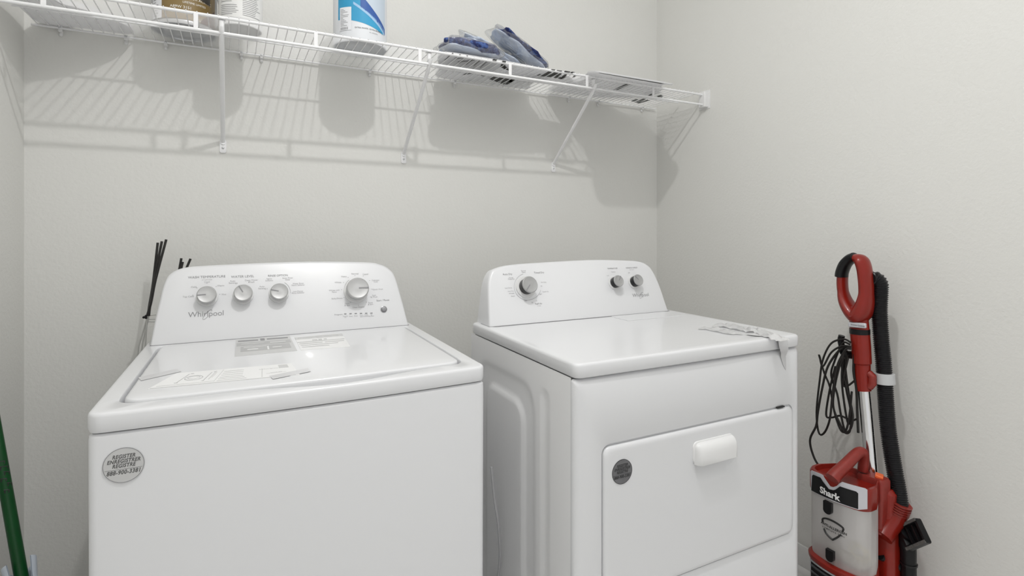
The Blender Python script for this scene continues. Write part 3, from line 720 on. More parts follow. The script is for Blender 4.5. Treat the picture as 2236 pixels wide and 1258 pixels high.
mb = thing('poly_mailer', 'white plastic mailer with black print, under the blue packages', 'plastic bag', (1.4, -.15, ZK), 0, 'flat plastic bags on the shelf')
obj('mailer_body', slab(polyB, ZK, .006), M_bag, mb, world=True)
polyC = [(1.725, -.020), (1.86, -.02), (2.00, -.028), (2.10, -.085), (2.165, -.145), (2.165, -.22), (2.11, -.28), (2.07, -.36), (2.035, -.425), (1.93, -.43), (1.80, -.43), (1.69, -.425), (1.705, -.35), (1.735, -.26), (1.705, -.18), (1.698, -.10)]
mc = thing('poly_mailer', 'white plastic mailer at the right end of the shelf, overhanging its front rail', 'plastic bag', (1.92, -.2, ZK), 0, 'flat plastic bags on the shelf')
obj('mailer_body', slab(polyC, ZK+.0075, .005, fz=lambda x, y: (-.30*max(0, -y-.315)+.0)), M_bag, mc, world=True)
# print on their undersides (seen from below): quads listed by their corners on the shelf plane
def under(quads, z, m, parent, name='print'):
    bm = bmesh.new()
    for q in quads:
        P = [Vector((x, y, z)) for x, y in q]
        loft([P, [p+Vector((0, 0, .0004)) for p in P]], bm=bm)
    return obj(name, bm, m, parent, world=True, smooth=False)
def spx(lst, z=1.8135): return [tuple(at(u, v, 2, z)[:2]) for u, v in lst]
zp = zt-.0011
M_gprint = mat('grey_bag_print', (.16, .16, .16), .5)
under([spx(q) for q in (((1180, 166), (1190, 166.5), (1213, 151.5), (1205, 150.5)), ((1193, 167), (1204, 168), (1228, 154), (1216, 152.5)),
      ((1209, 169), (1214, 170), (1228, 160), (1222, 159)), ((1214, 170), (1224, 172), (1229, 169), (1218, 167)), ((1224, 172), (1230, 173), (1240, 160), (1233, 158)), ((1230, 157), (1242, 159), (1246, 156), (1234, 154)),
      ((1240, 160), (1246, 160), (1256, 157), (1249, 156)), ((1250, 168), (1254, 169), (1264, 161), (1258, 160)), ((1172, 164), (1177, 165), (1181, 161), (1179, 161)),
      ((1010, 163), (1020, 162), (1040, 158), (1034, 157), (1022, 158)), ((1040, 158), (1056, 166), (1059, 168), (1044, 161)),
      ((1068, 172), (1076, 175), (1088, 164), (1080, 162)), ((1078, 176), (1090, 180), (1104, 166), (1092, 164)), ((1092, 181), (1100, 184), (1114, 170), (1106, 167)), ((1102, 184), (1112, 184), (1120, 176), (1114, 172)), ((1110, 178), (1118, 180), (1125, 172), (1118, 170)),
      ((1092, 146), (1102, 150), (1105, 133), (1097, 132)), ((1100, 150), (1112, 154), (1108, 147), (1102, 143)), ((1075, 130), (1082, 133), (1086, 130), (1078, 128)))], zp, M_ink, shelf, 'liner_print')
under([spx(q) for q in (((970, 131), (973, 131), (990, 115), (988, 114.5)), ((986, 135), (988, 135), (1006, 118), (1004, 117.5)), ((1002, 138), (1004, 138), (1022, 121), (1020, 120)), ((1017, 141), (1019, 141), (1038, 125), (1035, 124)), ((1033, 144), (1035, 144), (1054, 128), (1051, 126)), ((1048, 147), (1050, 147), (1068, 131), (1066, 130)),
      ((992, 128), (1012, 125), (1012, 126), (993, 130)), ((1000, 134), (1036, 131), (1036, 132), (1001, 136)))], zp, M_gprint, shelf, 'fine_print')
under([spx(q) for q in (((1340, 195), (1348, 196), (1376, 184), (1368, 182.5)), ((1415, 208), (1424, 209), (1428, 204), (1423, 204)), ((1433, 211), (1443, 213), (1450, 209), (1441, 207)),
      ((1378, 220), (1385, 222), (1396, 217), (1389, 216)), ((1386, 223), (1394, 225), (1412, 216), (1404, 215)), ((1394, 225), (1398, 225.5), (1420, 219), (1414, 217)))], zp, M_ink, shelf, 'liner_print')
under([[(1.70, -.405), (2.0, -.40), (2.02, -.416), (1.70, -.420)]], ZK+.0075-.30*.09-.0012, M_ink, mc, 'black_stripe')

# blue packages in clear wrap
def cloth_mat(name, c1, c2, sc_=30, thr=.5):
    m = mat(name, c1, .6); nt = m.node_tree; b = nt.nodes['Principled BSDF']
    n = nt.nodes.new('ShaderNodeTexNoise'); n.inputs['Scale'].default_value = sc_; n.inputs['Detail'].default_value = 4; n.inputs['Distortion'].default_value = 1.2
    tc = nt.nodes.new('ShaderNodeTexCoord'); nt.links.new(tc.outputs['Object'], n.inputs['Vector'])
    r = nt.nodes.new('ShaderNodeValToRGB'); r.color_ramp.elements[0].position = thr-.08; r.color_ramp.elements[1].position = thr+.08
    r.color_ramp.elements[0].color = (*c1, 1); r.color_ramp.elements[1].color = (*c2, 1)
    nt.links.new(n.outputs['Fac'], r.inputs['Fac']); nt.links.new(r.outputs['Color'], b.inputs['Base Color'])
    bp = nt.nodes.new('ShaderNodeBump'); bp.inputs['Strength'].default_value = .8; bp.inputs['Distance'].default_value = .006
    nt.links.new(n.outputs['Fac'], bp.inputs['Height']); nt.links.new(bp.outputs['Normal'], b.inputs['Normal'])
    return m
M_navy = cloth_mat('navy_cloth', (.008, .016, .10), (.06, .12, .34), 45, .55)
M_pale = cloth_mat('pale_blue_cloth', (.50, .57, .70), (.60, .66, .76), 25, .5)
def pillow(c, size, M3, seed, amp=.006, n=(26, 16), e=.55, flatb=False):
    """cushion-like superellipsoid with wrinkles, axes given by the 3x3 matrix"""
    bm = bmesh.new(); g = []
    def sp(x, p): return math.copysign(abs(x)**p, x)
    for i in range(n[1]+1):
        th = -pi/2+pi*i/n[1]; row = []
        for j in range(n[0]):
            ph = 2*pi*j/n[0]
            d = Vector((sp(math.cos(th), e)*sp(math.cos(ph), e), sp(math.cos(th), e)*sp(math.sin(ph), e), sp(math.sin(th), .9)))
            q = Vector((d.x*size[0]/2, d.y*size[1]/2, d.z*size[2]/2*(1-.35*max(abs(d.x), abs(d.y))**4)))
            q *= 1+amp/.03*noise.noise(Vector((q.x*22+seed, q.y*22, q.z*30)))
            row.append(bm.verts.new(Vector(c)+M3 @ q))
        g.append(row)
    for i in range(n[1]):
        for j in range(n[0]):
            k = (j+1) % n[0]; bm.faces.new((g[i][j], g[i][k], g[i+1][k], g[i+1][j]))
    bmesh.ops.remove_doubles(bm, verts=bm.verts[:], dist=1e-5)
    return bm
def eul(x, y, z): return (Matrix.Rotation(math.radians(z), 3, 'Z') @ Matrix.Rotation(math.radians(y), 3, 'Y') @ Matrix.Rotation(math.radians(x), 3, 'X'))
def pack(label, c, size, rot, m1, m2, seed, hz=.55, pz=.60):
    t = thing('folded_cloth_pack', label, 'package', c, 0, 'wrapped blue cloth packs on the shelf')
    R = eul(*rot)
    obj('cloth_fold', pillow(Vector(c)+R @ Vector((0, 0, -size[2]*.20)), (size[0]*.94, size[1]*.88, size[2]*pz), R, seed), m2, t, world=True, angle=60)
    obj('cloth_roll', pillow(Vector(c)+R @ Vector((0, -size[1]*.05, size[2]*.10)), (size[0]*.95, size[1]*.92, size[2]*hz), R, seed+4, .008), m1, t, world=True, angle=60)
    bm = pillow(c, (size[0]*1.04, size[1]*1.04, size[2]*1.08), R, seed+9, .007, (36, 22), .45)
    obj('clear_wrap', bm, M_clear, t, world=True, angle=60)
zb = ZK+.011
pack('navy cloth in clear plastic wrap, lying at the left front of the three packs', (1.262, -.235, zb+.030), (.215, .15, .052), (0, 3, 2), M_navy, M_pale, 1.0, .85, .50)
pack('pale blue folded cloth in clear wrap, leaning behind the navy pack', (1.385, -.15, zb+.066), (.25, .12, .034), (0, 22, -2), M_pale, M_pale, 2.7)
pack('blue cloth pack with navy edge in clear wrap, steepest and furthest right', (1.480, -.195, zb+.078), (.245, .14, .040), (4, 29, 4), M_navy, M_pale, 6.2)

# ------------------------------------------------------------------ reed bundle / wire rack behind the washer
rack = thing('folding_drying_rack', 'thin white wire drying rack with black tube ends behind the washing machine', 'drying rack', (.33, -.10, 0))
M_rod = mat('rack_rod_grey', (.55, .55, .53), .4, metal=.3); M_tubeb = mat('black_rod_sleeve', (.02, .019, .018), .5, var=.5, vscale=60)
YR = -.10
def rk(u, v, y=YR): return at(u, v, 1, y)
tops = [((344.5, 530), (334, 620), (326, 668), (323, 690), (303, 755), (299, 790)), ((353.5, 527), (337, 610), (328, 665), (325, 690), (312, 745), (305, 800)), ((363, 523), (340, 610), (330, 660), (321, 690), (318, 745), (313, 800)),
        ((396, 564), (390, 600), (384, 650), (378, 700), (372, 760), (368, 800)), ((399, 572), (393, 600), (387, 650), (382, 700), (377, 760), (374, 800)), ((416, 565), (403, 598), (390, 650), (381, 700), (376, 760), (370, 800))]
for i, t in enumerate(tops):
    y = YR-.004*(i % 3)
    P = [rk(u, v, y) for u, v in t]
    cut = 3
    foot = P[-1]+(P[-1]-P[-2]).normalized()*((P[-1].z-.003)/max(.2, -(P[-1]-P[-2]).normalized().z)); foot.z = .003; foot.x = min(max(foot.x, .12), .5)
    obj('rod', tube([P[3]+(P[2]-P[3])*.2, P[3], P[4], P[5], foot], .0022, 8), M_rod, rack, world=True)
    obj('black_sleeve', tube(smooth_path(P[:4], 6), .0034, 8), M_tubeb, rack, world=True)
for a, b in (((316, 690), (372, 683)), ((320, 697), (372, 694)), ((322, 702), (372, 702))):
    obj('cross_rod', tube([rk(*a), rk(*b)], .0022, 8), M_rod, rack, world=True)
bm = bmesh.new()
for u, v in ((314, 693), (319, 690), (319, 694)): lathe([(0, -.003), (.0035, -.002), (.0035, .002), (0, .003)], 10, frame(rk(u, v, YR-.010), (1, 0, 0), (0, 0, 1)), bm)
obj('end_cap', bm, M_black, rack, world=True)

# ------------------------------------------------------------------ broom leaning on the left wall
b0 = Vector((.1427, -.5514, .5208)); bd = Vector((-.0727, .1054, .2892))
def bp_(t): return b0+bd*t
foot = bp_(-b0.z/bd.z)
br = thing('broom', 'green broom handle with black lettering leaning on the left wall', 'broom', (foot.x, foot.y, 0))
tz = lambda z: (z-b0.z)/bd.z
obj('handle', tube([bp_(tz(.19)), bp_(tz(1.04))], .0112, 20), M_green, br, world=True)
obj('handle_cap', tube([bp_(tz(1.035)), bp_(tz(1.050))], .0118, 20), M_black, br, world=True)
ax = bd.normalized(); cdir = (CAM-b0); cdir = (cdir-ax*cdir.dot(ax)).normalized(); sd_ = ax.cross(cdir)
bm = bmesh.new()
strokes = [(.00, -.9, .3), (.012, -.6, .7), (.024, -.2, .8), (.036, -.8, .1), (.048, .0, .9), (.060, -.6, .2)]
for k, (h, a0, a1) in enumerate(strokes):
    for (hh0, aa0, hh1, aa1) in ((h, a0, h+.003, a1), (h+.002, a1, h+.008, a1-.15), (h+.001, a0+.2, h+.007, a0+.1)):
        P = []
        for i in range(6):
            t = i/5; a = aa0+(aa1-aa0)*t+.25; q = bp_(tz(.735))-ax*(hh0+(hh1-hh0)*t)
            P.append(q+(cdir*math.cos(a)+sd_*math.sin(a))*.0103)
        tube(P, .0015, 5, bm=bm)
obj('brush_lettering', bm, M_ink, br, world=True)
bm = bmesh.new(); N_ = 22; g = []
for i in range(N_+1):
    a = .75+(2*pi-1.5)*i/N_; top = .520+.032*abs(math.cos(a/2)); g.append([])
    for rr, z in ((.0170, .30), (.0185, .40), (.024, top-.03), (.0275, top), (.0250, top-.001), (.0215, top-.03), (.0160, .40), (.0155, .30)):
        q = bp_(tz(z)); g[-1].append(bm.verts.new(q+(cdir*math.cos(a)+sd_*math.sin(a))*rr))
for i in range(N_):
    for j in range(7): bm.faces.new((g[i][j], g[i+1][j], g[i+1][j+1], g[i][j+1]))
obj('dustpan_sleeve', bm, M_bluew, br, world=True, label='pale blue plastic sleeve around the green handle')
R_ = eul(0, 0, 55)
obj('brush_block', boxm((foot.x-.01, foot.y+.02, .16), (.16, .04, .05), R_), M_bluew, br, world=True, bevel=.012)
bm = bmesh.new()
for i in range(60):
    q = R_ @ Vector((-.07+.14*random.random(), -.012+.024*random.random(), 0)); tube([(foot.x-.01+q.x, foot.y+.02+q.y, .14), (foot.x-.01+q.x*1.15, foot.y+.02+q.y*1.3, .001)], .0015, 4, bm=bm)
o = obj('bristles', bm, M_green, br, world=True); o['kind'] = 'stuff'

# ------------------------------------------------------------------ upright vacuum
XV = 2.06
vac = thing('upright_vacuum', 'red and grey upright vacuum cleaner with black hose, between dryer and right wall', 'vacuum cleaner', (2.14, -1.06, 0))
def V(u, v, x): return at(u, v, 0, x)
def vplan(y0, y1, x0, x1, bulge, r, z, n=6):
    P = rrect(y0, y1, x0, x1, r, n); out = []
    for y, x in P:
        t = (y-y0)/(y1-y0)*2-1; k = max(0, 1-(x-x0)/.06)
        q = max(0, min(1, (x-x0-.045)/.07)) if bulge else 0
        y = (y0+y1)/2+(y-(y0+y1)/2)*(1-.36*q)
        out.append(Vector((x-bulge*(1-t*t)*k, y, z)))
    return out
def vl(specs, caps=(True, True)): return loft([rs2(vplan(*s)) for s in specs], caps)
def rs2(lp): return lp
Y0, Y1 = -1.132, -.962
BUL = .018
# lid ring with a basin
body = obj('canister_lid', vl([(Y0, Y1, XV, XV+.115, BUL, .022, .452), (Y0-.002, Y1+.002, XV-.002, XV+.117, BUL, .022, .458), (Y0-.002, Y1+.002, XV-.002, XV+.117, BUL, .022, .507), (Y0+.001, Y1-.001, XV+.001, XV+.115, BUL, .022, .513),
      (Y0+.008, Y1-.008, XV+.008, XV+.108, BUL, .018, .513), (Y0+.012, Y1-.012, XV+.012, XV+.104, BUL, .016, .500), (Y0+.03, Y1-.03, XV+.03, XV+.09, BUL*.5, .012, .496)]), M_red, vac, world=True, angle=45)
# dust bin
M_bin = film('clear_bin_plastic', (.82, .80, .79), .50, .8, rough=.12, gloss=.22, transl=.25)
bn = obj('dust_bin', vl([(Y0+.003, Y1-.003, XV+.002, XV+.110, BUL, .024, .262), (Y0+.001, Y1-.001, XV, XV+.112, BUL, .024, .29), (Y0+.001, Y1-.001, XV, XV+.112, BUL, .024, .452)]), M_bin, vac, world=True, angle=45)
obj('bin_core', vl([(Y0+.03, Y1-.03, XV+.03, XV+.09, .01, .02, .29), (Y0+.03, Y1-.03, XV+.03, XV+.09, .01, .02, .45)]), mat('bin_core_grey', (.66, .64, .635), .5), bn, world=True)
bm = pillow((XV+.055, (Y0+Y1)/2, .290), (.09, .14, .045), eul(0, 0, 0), 3.0, .01)
obj('dust', bm, mat('dust_grey', (.40, .37, .33), .95, bump=.8, bscale=150, var=.3, vscale=60), bn, world=True)
bm = bmesh.new()
for s in range(7):
    P = []; a = random.random()*6
    for i in range(16):
        a += .45+.2*random.random(); P.append((XV-.002-.006*0, -1.105+.018*math.cos(a)*(1+.1*s)+.001*i, .318+.018*math.sin(a)+.0006*i))
    tube(smooth_path([(XV+.016+.002*s, p[1], p[2]) for p in P], 3), .0009, 5, bm=bm)
obj('string_tangle', bm, mat('tan_string', (.72, .66, .50), .8), bn, world=True)
# conforming front plates
def front_plate(pts, off, m, name, parent, th=.002):
    """polygon given in (y,z), wrapped over the bowed front"""
    P = dens([(p[0], p[1]) for p in pts], .006)
    def w(y, z, o): t = (y-Y0)/(Y1-Y0)*2-1; return Vector((XV-BUL*(1-t*t)-o, y, z))
    c = (sum(p[0] for p in P)/len(P), sum(p[1] for p in P)/len(P)); loops = []
    loops.append([w(*p, off-th) for p in P])
    for k in (1, .8, .6, .4, .2, .02): loops.append([w(c[0]+(p[0]-c[0])*k, c[1]+(p[1]-c[1])*k, off) for p in P])
    return obj(name, loft(loops), m, parent, world=True, angle=50)
def pyz(u, v, x=XV-.012): p = at(u, v, 0, x); return (p.y, p.z)
trim = [pyz(*q) for q in ((1768, 1030), (1771, 1027.5), (1796, 1035), (1801, 1038), (1803, 1046), (1808, 1054), (1815, 1060), (1823, 1062.5), (1831, 1060), (1837, 1054), (1842, 1051.5), (1885, 1068), (1889, 1072), (1889, 1114), (1873, 1114), (1820, 1092), (1770, 1071))]
front_plate(trim, .003, M_silver, 'trim_plate', vac)
badge = [pyz(*q) for q in ((1773, 1039), (1776, 1036.5), (1794, 1042), (1798, 1047), (1801, 1055), (1807, 1062), (1815, 1067), (1824, 1069), (1832, 1067), (1838, 1061), (1869, 1073.5), (1873, 1078), (1873, 1112), (1822, 1090), (1771, 1071))]
bdg = front_plate(badge, .0042, M_black, 'badge', vac)
def wrapf(cy, cz, tilt=0):
    def f(x, y, z):
        yy = cy-x; zz = cz+y+tilt*x; t = (yy-Y0)/(Y1-Y0)*2-1
        return Vector((XV-BUL*(1-t*t)-.0046-z, yy, zz))
    return f
p = pyz(1815, 1077); obj('logo', textmesh('Shark', .0255, None, offset=.0009, wrap=wrapf(p[0], p[1])), mat('logo_white', (.85, .85, .85), .4), bdg, smooth=False, world=True)
def latch(cu, cv, w_, h_, name):
    y, z = pyz(cu, cv); q = [(y+w_, z+h_), (y-w_, z+h_)]+[(y-w_*math.cos(t*pi/8), z-h_*.45-h_*.55*math.sin(t*pi/8)) for t in range(9)]
    front_plate(q, .010, M_black, name, vac, th=.010)
latch(1813, 1107, .012, .017, 'latch'); latch(1818, 1211, .011, .016, 'latch')
# shield print
bm = bmesh.new()
sh = [pyz(*q) for q in ((1798, 1132), (1798, 1137), (1797, 1131), (1822, 1137), (1842, 1149), (1842, 1158))]
def front_line(pl, r, bm, o=.0012):
    P = []
    for y, z in pl: t = (y-Y0)/(Y1-Y0)*2-1; P.append(Vector((XV-BUL*(1-t*t)-o, y, z)))
    tube(smooth_path(P, 5), r, 5, bm=bm)
front_line([pyz(*q) for q in ((1799, 1139), (1799, 1132), (1810, 1132), (1828, 1140), (1843, 1152), (1842, 1160))], .0027, bm)
front_line([pyz(*q) for q in ((1802, 1153), (1806, 1162), (1813, 1170), (1821, 1177), (1823, 1177), (1831, 1173), (1839, 1167))], .0027, bm)
obj('shield_emblem', bm, M_ink, bn, world=True)
p = pyz(1822, 1153); o_ = obj('emblem_lettering', textmesh('ANTI-ALLERGEN', .0100, None, offset=.0003, wrap=lambda x, y, z: wrapf(p[0], p[1])(x, y, z-.0036)), M_ink, bn, smooth=False, world=True)
p2 = pyz(1822, 1160); o_ = obj('emblem_caption', textmesh('COMPLETE SEAL', .0062, None, space=1.5, offset=.0002, wrap=lambda x, y, z: wrapf(p2[0], p2[1])(x, y, z-.0028)), M_ink, bn, smooth=False, world=True)
# lower rim, filter cover with louvres, base
obj('lower_rim', vl([(Y0-.004, Y1+.004, XV-.004, XV+.118, BUL+.004, .026, .250), (Y0-.006, Y1+.006, XV-.006, XV+.12, BUL+.004, .026, .256), (Y0-.006, Y1+.006, XV-.006, XV+.12, BUL+.004, .026, .264), (Y0-.001, Y1+.001, XV-.001, XV+.116, BUL+.002, .024, .270)]), M_red, vac, world=True, angle=45)
obj('motor_base', vl([(Y0-.002, Y1+.002, XV+.002, XV+.118, BUL, .024, .10), (Y0-.002, Y1+.002, XV, XV+.118, BUL, .024, .250)]), M_red, vac, world=True, angle=45)
fc = [(Y1-.012, .246), (Y0+.018, .246), (Y0+.018, .12), (Y1-.012, .12)]
front_plate(fc, .004, M_silver, 'filter_frame', vac)
front_plate([(Y1-.017, .241), (Y0+.026, .241), (Y0+.026, .13), (Y1-.017, .13)], .0055, M_black, 'filter_cover', vac)
for i in range(6):
    z = .233-i*.018; bm = bmesh.new(); P = []
    for k in range(12):
        y = Y1-.02-(Y1-Y0-.05)*k/11; t = (y-Y0)/(Y1-Y0)*2-1; P.append((XV-BUL*(1-t*t)-.0065, y, z))
    tube(P, .0032, 6, bm=bm); obj('louvre', bm, mat('louvre_grey', (.05, .055, .06), .4) if i == 0 else bpy.data.materials['louvre_grey'], vac, world=True)
# floor head
bm = loft([[Vector((x, y, z)) for y, x in rrect(-1.195+e, -.905-e, 1.955+e, 2.16-e, .03)] for z, e in ((.012, 0), (.045, 0), (.075, .02), (.085, .035))])
obj('floor_head', bm, M_red, vac, world=True)
for y in (-1.17, -.93): obj('wheel', lathe([(0, -.012), (.045, -.012), (.05, -.006), (.05, .006), (.045, .012), (0, .012)], 24, frame((2.19, y, .0505), (1, 0, 0), (0, 0, 1))), M_black, vac, world=True)
obj('neck_joint', tube([(2.14, -1.047, .07), (2.15, -1.047, .13)], .03, 16), M_black, vac, world=True)
obj('spine', vl([(-1.135, -.98, XV+.115, XV+.175, 0, .02, .12), (-1.135, -.98, XV+.115, XV+.175, 0, .02, .47), (-1.125, -.99, XV+.118, XV+.170, 0, .02, .482)]), M_red, vac, world=True)
# side motor housing and switch
hs = obj('side_housing', vl([(-1.117, -1.05, XV+.092, XV+.135, 0, .008, .36), (-1.122, -1.05, XV+.090, XV+.137, 0, .008, .43), (-1.122, -1.05, XV+.090, XV+.137, 0, .008, .507), (-1.118, -1.054, XV+.094, XV+.133, 0, .006, .514)]), M_red2, vac, world=True)
sp_ = at(1921, 1037, 2, .516); obj('power_switch', boxm((sp_.x-.01, sp_.y-.004, .5165), (.026, .020, .008), eul(8, 0, 25)), M_orange, vac, world=True, bevel=.002)
# carry handle
P = smooth_path([V(1817, 1046, XV-.030), V(1827, 1034, XV-.012), V(1850, 1012, XV+.03), V(1872, 990, XV+.075), V(1884, 988, XV+.095), V(1886, 1003, XV+.105), V(1884, 1028, XV+.105)], 6)
rr = [.0175+.001*0]*len(P)
obj('carry_handle', tube(P, [.0185-.0045*min(1, i/(len(P)*.6)) for i in range(len(P))], 20), M_red2, vac, world=True)
# pole
XP = 2.2
pole = obj('pole', tube([V(1906, 1062, XP), V(1885, 848, XP)], .0172, 24), M_chrome, vac, world=True)
obj('pole_socket', tube([V(1908, 1075, XP), V(1904, 1045, XP)], .024, 20), M_red, vac, world=True)
up = tube([V(1886, 853, XP), V(1884.5, 842, XP), V(1883, 795, XP), V(1882.5, 793, XP), V(1882, 785, XP), V(1880, 757, XP), V(1877.5, 729, XP)], [.0200, .0208, .0212, .0250, .0252, .0258, .0262], 24)
obj('upper_tube', up, M_red, vac, world=True)
obj('collar', tube([V(1877.3, 729, XP), V(1877, 718, XP)], .0270, 24), M_black, vac, world=True)
bm = tube([V(1877, 719, XP), V(1876, 706, XP), V(1875, 696, XP), V(1873, 682, XP), V(1871, 668, XP)], [.0268, .0262, .0262, .0275, .026], 24, flat=(Vector((1, 0, 0)), .8))
obj('handle_neck', bm, M_red, vac, world=True)
lp = [V(u, v, XP) for u, v in ((1872, 690), (1855, 672), (1844, 650), (1839.5, 622), (1841, 595), (1849, 576), (1864, 565), (1879, 567), (1886, 581), (1890, 605), (1892, 635), (1890, 660), (1883, 682))]
Ps = smooth_path(lp, 6, closed=True)
zs_ = [p.z for p in Ps]; rmin, rmax = .0128, .0215; ymid_ = V(1868, 620, XP).y
Rr = [rmin+(rmax-rmin)*max(0, 1-(p.z-min(zs_))/.07)+.0040*max(0, min(1, (ymid_-p.y)/.02)) for p in Ps]
obj('loop_handle', tube(Ps, Rr, 16, closed=True, flat=(Vector((1, 0, 0)), 1.75)), M_red, vac, world=True)
# web filling between loop and neck on the right
gp = smooth_path([V(u, v, XP-.002) for u, v in ((1837.5, 606), (1839, 594), (1846, 577), (1857, 566), (1869, 561))], 6)
obj('handle_grip', tube(gp, [.010]+[.0152]*(len(gp)-2)+[.010], 16, flat=(Vector((1, 0, 0)), 1.7)), M_black, vac, world=True)
a = V(1872, 710, XP-.026); obj('suction_slider', boxm(a, (.010, .050, .015), eul(-4, 0, 0)), M_silver, vac, world=True, bevel=.003)
p3 = a+Vector((-.0055, 0, 0)); obj('slider_lettering', textmesh('Suction Control', .0062, frame(p3+Vector((0, -.004, 0)), (0, -1, 0), (0, 0, 1))), M_ink, vac, smooth=False, world=True)
obj('release_button', tube([V(1897, 815, XP), V(1905, 822, XP), V(1905, 838, XP), V(1898, 845, XP)], .011, 12), M_red2, vac, world=True)
# hose
XH = 2.235
hp = smooth_path([V(1898, 608, 2.212), V(1904, 608, XH-.012), V(1914, 609, XH-.004), V(1922, 620, XH), V(1922, 640, XH), V(1920.5, 680, XH), V(1924, 740, XH), V(1929, 790, XH), V(1932, 840, XH), V(1936, 900, XH-.002), V(1941, 950, XH-.006), V(1952, 1020, XH-.012), V(1961, 1070, XH-.016), V(1966, 1106, XH-.02)], 10)
def ribbed(P, r, pitch, depth, seg=18):
    d = [0]
    for a, b in zip(P, P[1:]): d.append(d[-1]+(b-a).length)
    Q = []; R = []; n = int(d[-1]/pitch)*4; j = 0
    for i in range(n+1):
        t = d[-1]*i/n
        while j < len(d)-2 and d[j+1] < t: j += 1
        f = (t-d[j])/max(1e-9, d[j+1]-d[j]); Q.append(P[j].lerp(P[j+1], f)); R.append(r-(depth if i % 4 in (0, 1) else 0))
    return tube(Q, R, seg)
obj('hose', ribbed(hp, .0212, .0058, .0024), M_hose, vac, world=True, angle=20)
c0, c1_ = V(1931, 815, XH), V(1932.5, 838, XH)
obj('hose_clip', tube([c0, c1_], .0262, 24), mat('clip_grey', (.55, .56, .57), .4), vac, world=True, bevel=.001)
obj('clip_arm', tube([c0.lerp(c1_, .5), V(1900, 830, XP)], .006, 8), M_black, vac, world=True)
obj('elbow', tube([V(1967, 1098, XH-.02), V(1963, 1112, XH-.02), V(1950, 1135, XH-.03), V(1936, 1156, XH-.05), V(1926, 1172, XH-.07)], [.0245, .0275, .0285, .027, .026], 22), M_red, vac, world=True)
bm = bmesh.new()
for i in range(5):
    q = V(1967, 1098, XH-.02).lerp(V(1958, 1121, XH-.025), i/5); tube([q+Vector((0, .0, .0)), q+(V(1958, 1121, XH-.025)-V(1967, 1098, XH-.02)).normalized()*.0022], .0288, 22, bm=bm)
obj('elbow_rib', bm, M_red2, vac, world=True)
# accessory tool on its arm
XT = 2.225
obj('tool_arm', tube([V(1922, 1213, XT-.05), V(1945, 1226, XT-.02), V(1970, 1240, XT)], .0125, 14), M_black, vac, world=True)
obj('tool_wand', tube([V(1985, 1330, XT), V(1984, 1235, XT), V(1983, 1200, XT), V(1982, 1185, XT)], [.0185, .0190, .0200, .0205], 18), M_black, vac, world=True)
obj('tool_collar', tube([V(1984, 1232, XT), V(1984, 1228, XT)], .0215, 18), M_hose, vac, world=True)
obj('tool_elbow', tube(smooth_path([V(1981, 1195, XT), V(1979, 1175, XT), V(1986, 1163, XT-.01)], 4), .021, 18), M_black, vac, world=True)
to_ = V(1996, 1167.5, XT-.022)
Mt = frame(to_, V(2019, 1157, XT-.045)-V(1974, 1177, XT-.030), V(1985, 1147, XT-.022)-V(2006, 1189, XT-.040))
tL, tH = .040, .031
bm = loft([[Vector((x, y, z)) for x, y in rrect(-tL+e, tL-e, -tH+e, tH-e, .005)] for z, e in ((-.014, .008), (-.006, 0), (.006, 0), (.010, .001), (.010, .008), (.004, .011), (-.004, .014))])
bmesh.ops.transform(bm, matrix=Mt, verts=bm.verts[:]); tl_ = obj('upholstery_tool', bm, M_black, vac, world=True)
for s_ in (-.012, .012):
    bm = boxm((s_, 0, .003), (.004, .040, .008)); bmesh.ops.transform(bm, matrix=Mt, verts=bm.verts[:]); obj('tool_fin', bm, M_hose, tl_, smooth=False, world=True)
M_lint = mat('lint_grey', (.10, .095, .09), .95, bump=1, bscale=300, var=.6, vscale=150)
for s_ in (-.027, .027):
    bm = boxm((0, s_, .0105), (.076, .007, .004)); bmesh.ops.transform(bm, matrix=Mt, verts=bm.verts[:]); obj('lint_strip', bm, M_lint, tl_, smooth=False, world=True)
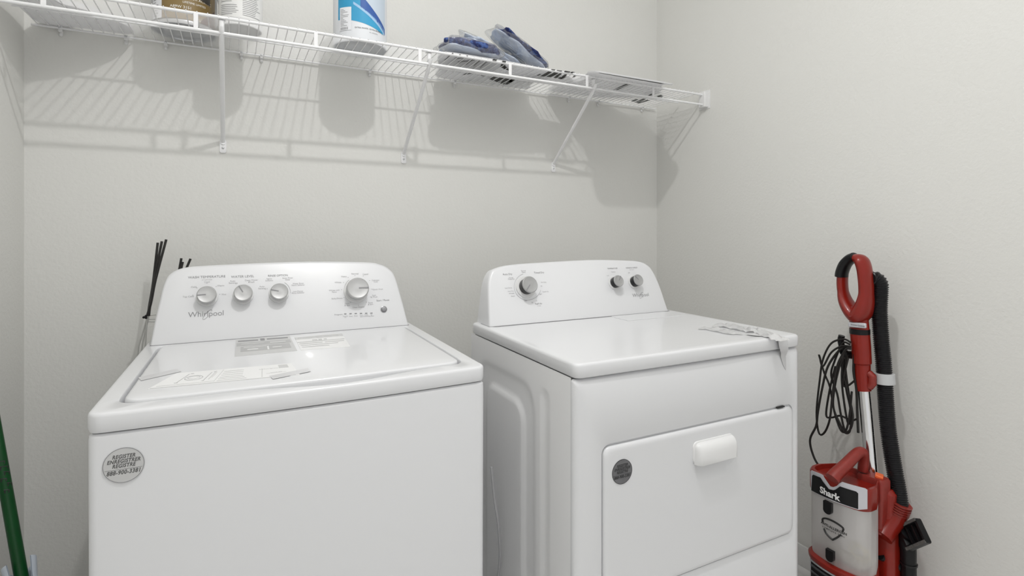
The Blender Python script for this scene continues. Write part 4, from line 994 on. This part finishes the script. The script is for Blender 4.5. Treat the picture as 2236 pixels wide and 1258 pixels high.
# cord hook and cord
obj('cord_hook', tube(smooth_path([V(1860, 775, XP), V(1850, 774, XP-.01), V(1842, 768, XP-.02), V(1836, 745, XP-.022), V(1838, 733, XP-.022)], 5), [.012]*11+[.009]*10, 12), M_black, vac, world=True)
obj('hook_bracket', tube([V(1862, 778, XP), V(1842, 775, XP-.01)], .009, 12), M_red, vac, world=True)
cord = bmesh.new()
def cl(pts, x0, x1, r=.0030):
    n = len(pts)-1; tube(smooth_path([V(u, v, x0+(x1-x0)*i/n) for i, (u, v) in enumerate(pts)], 6), r, 8, bm=cord)
cl([(1858, 748), (1842, 741), (1815, 750), (1797, 785), (1790, 830), (1783, 900), (1788, 945), (1800, 945), (1812, 915), (1818, 860), (1828, 800), (1846, 765), (1858, 762)], 2.17, 2.15)
cl([(1858, 757), (1838, 756), (1815, 770), (1797, 800), (1790, 780), (1789, 778), (1800, 815), (1812, 845), (1822, 900), (1836, 940), (1848, 938), (1856, 900), (1860, 855)], 2.16, 2.17)
cl([(1856, 752), (1840, 750), (1822, 790), (1815, 820), (1828, 860), (1836, 905), (1846, 942), (1858, 935), (1862, 905), (1850, 850), (1838, 800), (1846, 764), (1857, 756)], 2.165, 2.175)
cl([(1857, 760), (1845, 765), (1833, 800), (1822, 850), (1820, 890), (1834, 925), (1845, 945), (1856, 940), (1858, 900), (1848, 850), (1842, 800), (1851, 775)], 2.155, 2.18)
cl([(1852, 782), (1843, 820), (1842, 842), (1852, 842), (1868, 830)], 2.165, 2.18)
cl([(1824, 800), (1812, 850), (1804, 905), (1815, 912), (1835, 908), (1858, 918), (1872, 915)], 2.16, 2.18)
cl([(1858, 758), (1836, 762), (1808, 800), (1795, 850), (1786, 900), (1782, 930), (1770, 955), (1770, 975), (1778, 1000), (1787, 1016)], 2.165, 2.14, .0034)
cl([(1866, 770), (1864, 810), (1870, 850), (1872, 900), (1874, 945)], 2.18, 2.182, .0036)
cl([(1843, 770), (1838, 820), (1842, 870), (1852, 925), (1860, 900), (1852, 850), (1846, 800), (1848, 770)], 2.172, 2.178)
obj('power_cord', cord, M_cord, vac, world=True)

# tiny flat print that cannot be picked apart stays one part each
for o in bpy.data.objects:
    n = o.name.split('.')[0]
    if n in ('liner_print', 'option_print', 'heading_print', 'marker_dots', 'dial_arc', 'fine_print', 'print', 'tag_print', 'label_line', 'label_rule', 'guide_line', 'guide_drawing', 'label_block', 'sticker_print', 'lettering', 'brush_lettering', 'string_tangle'):
        o['kind'] = 'stuff'
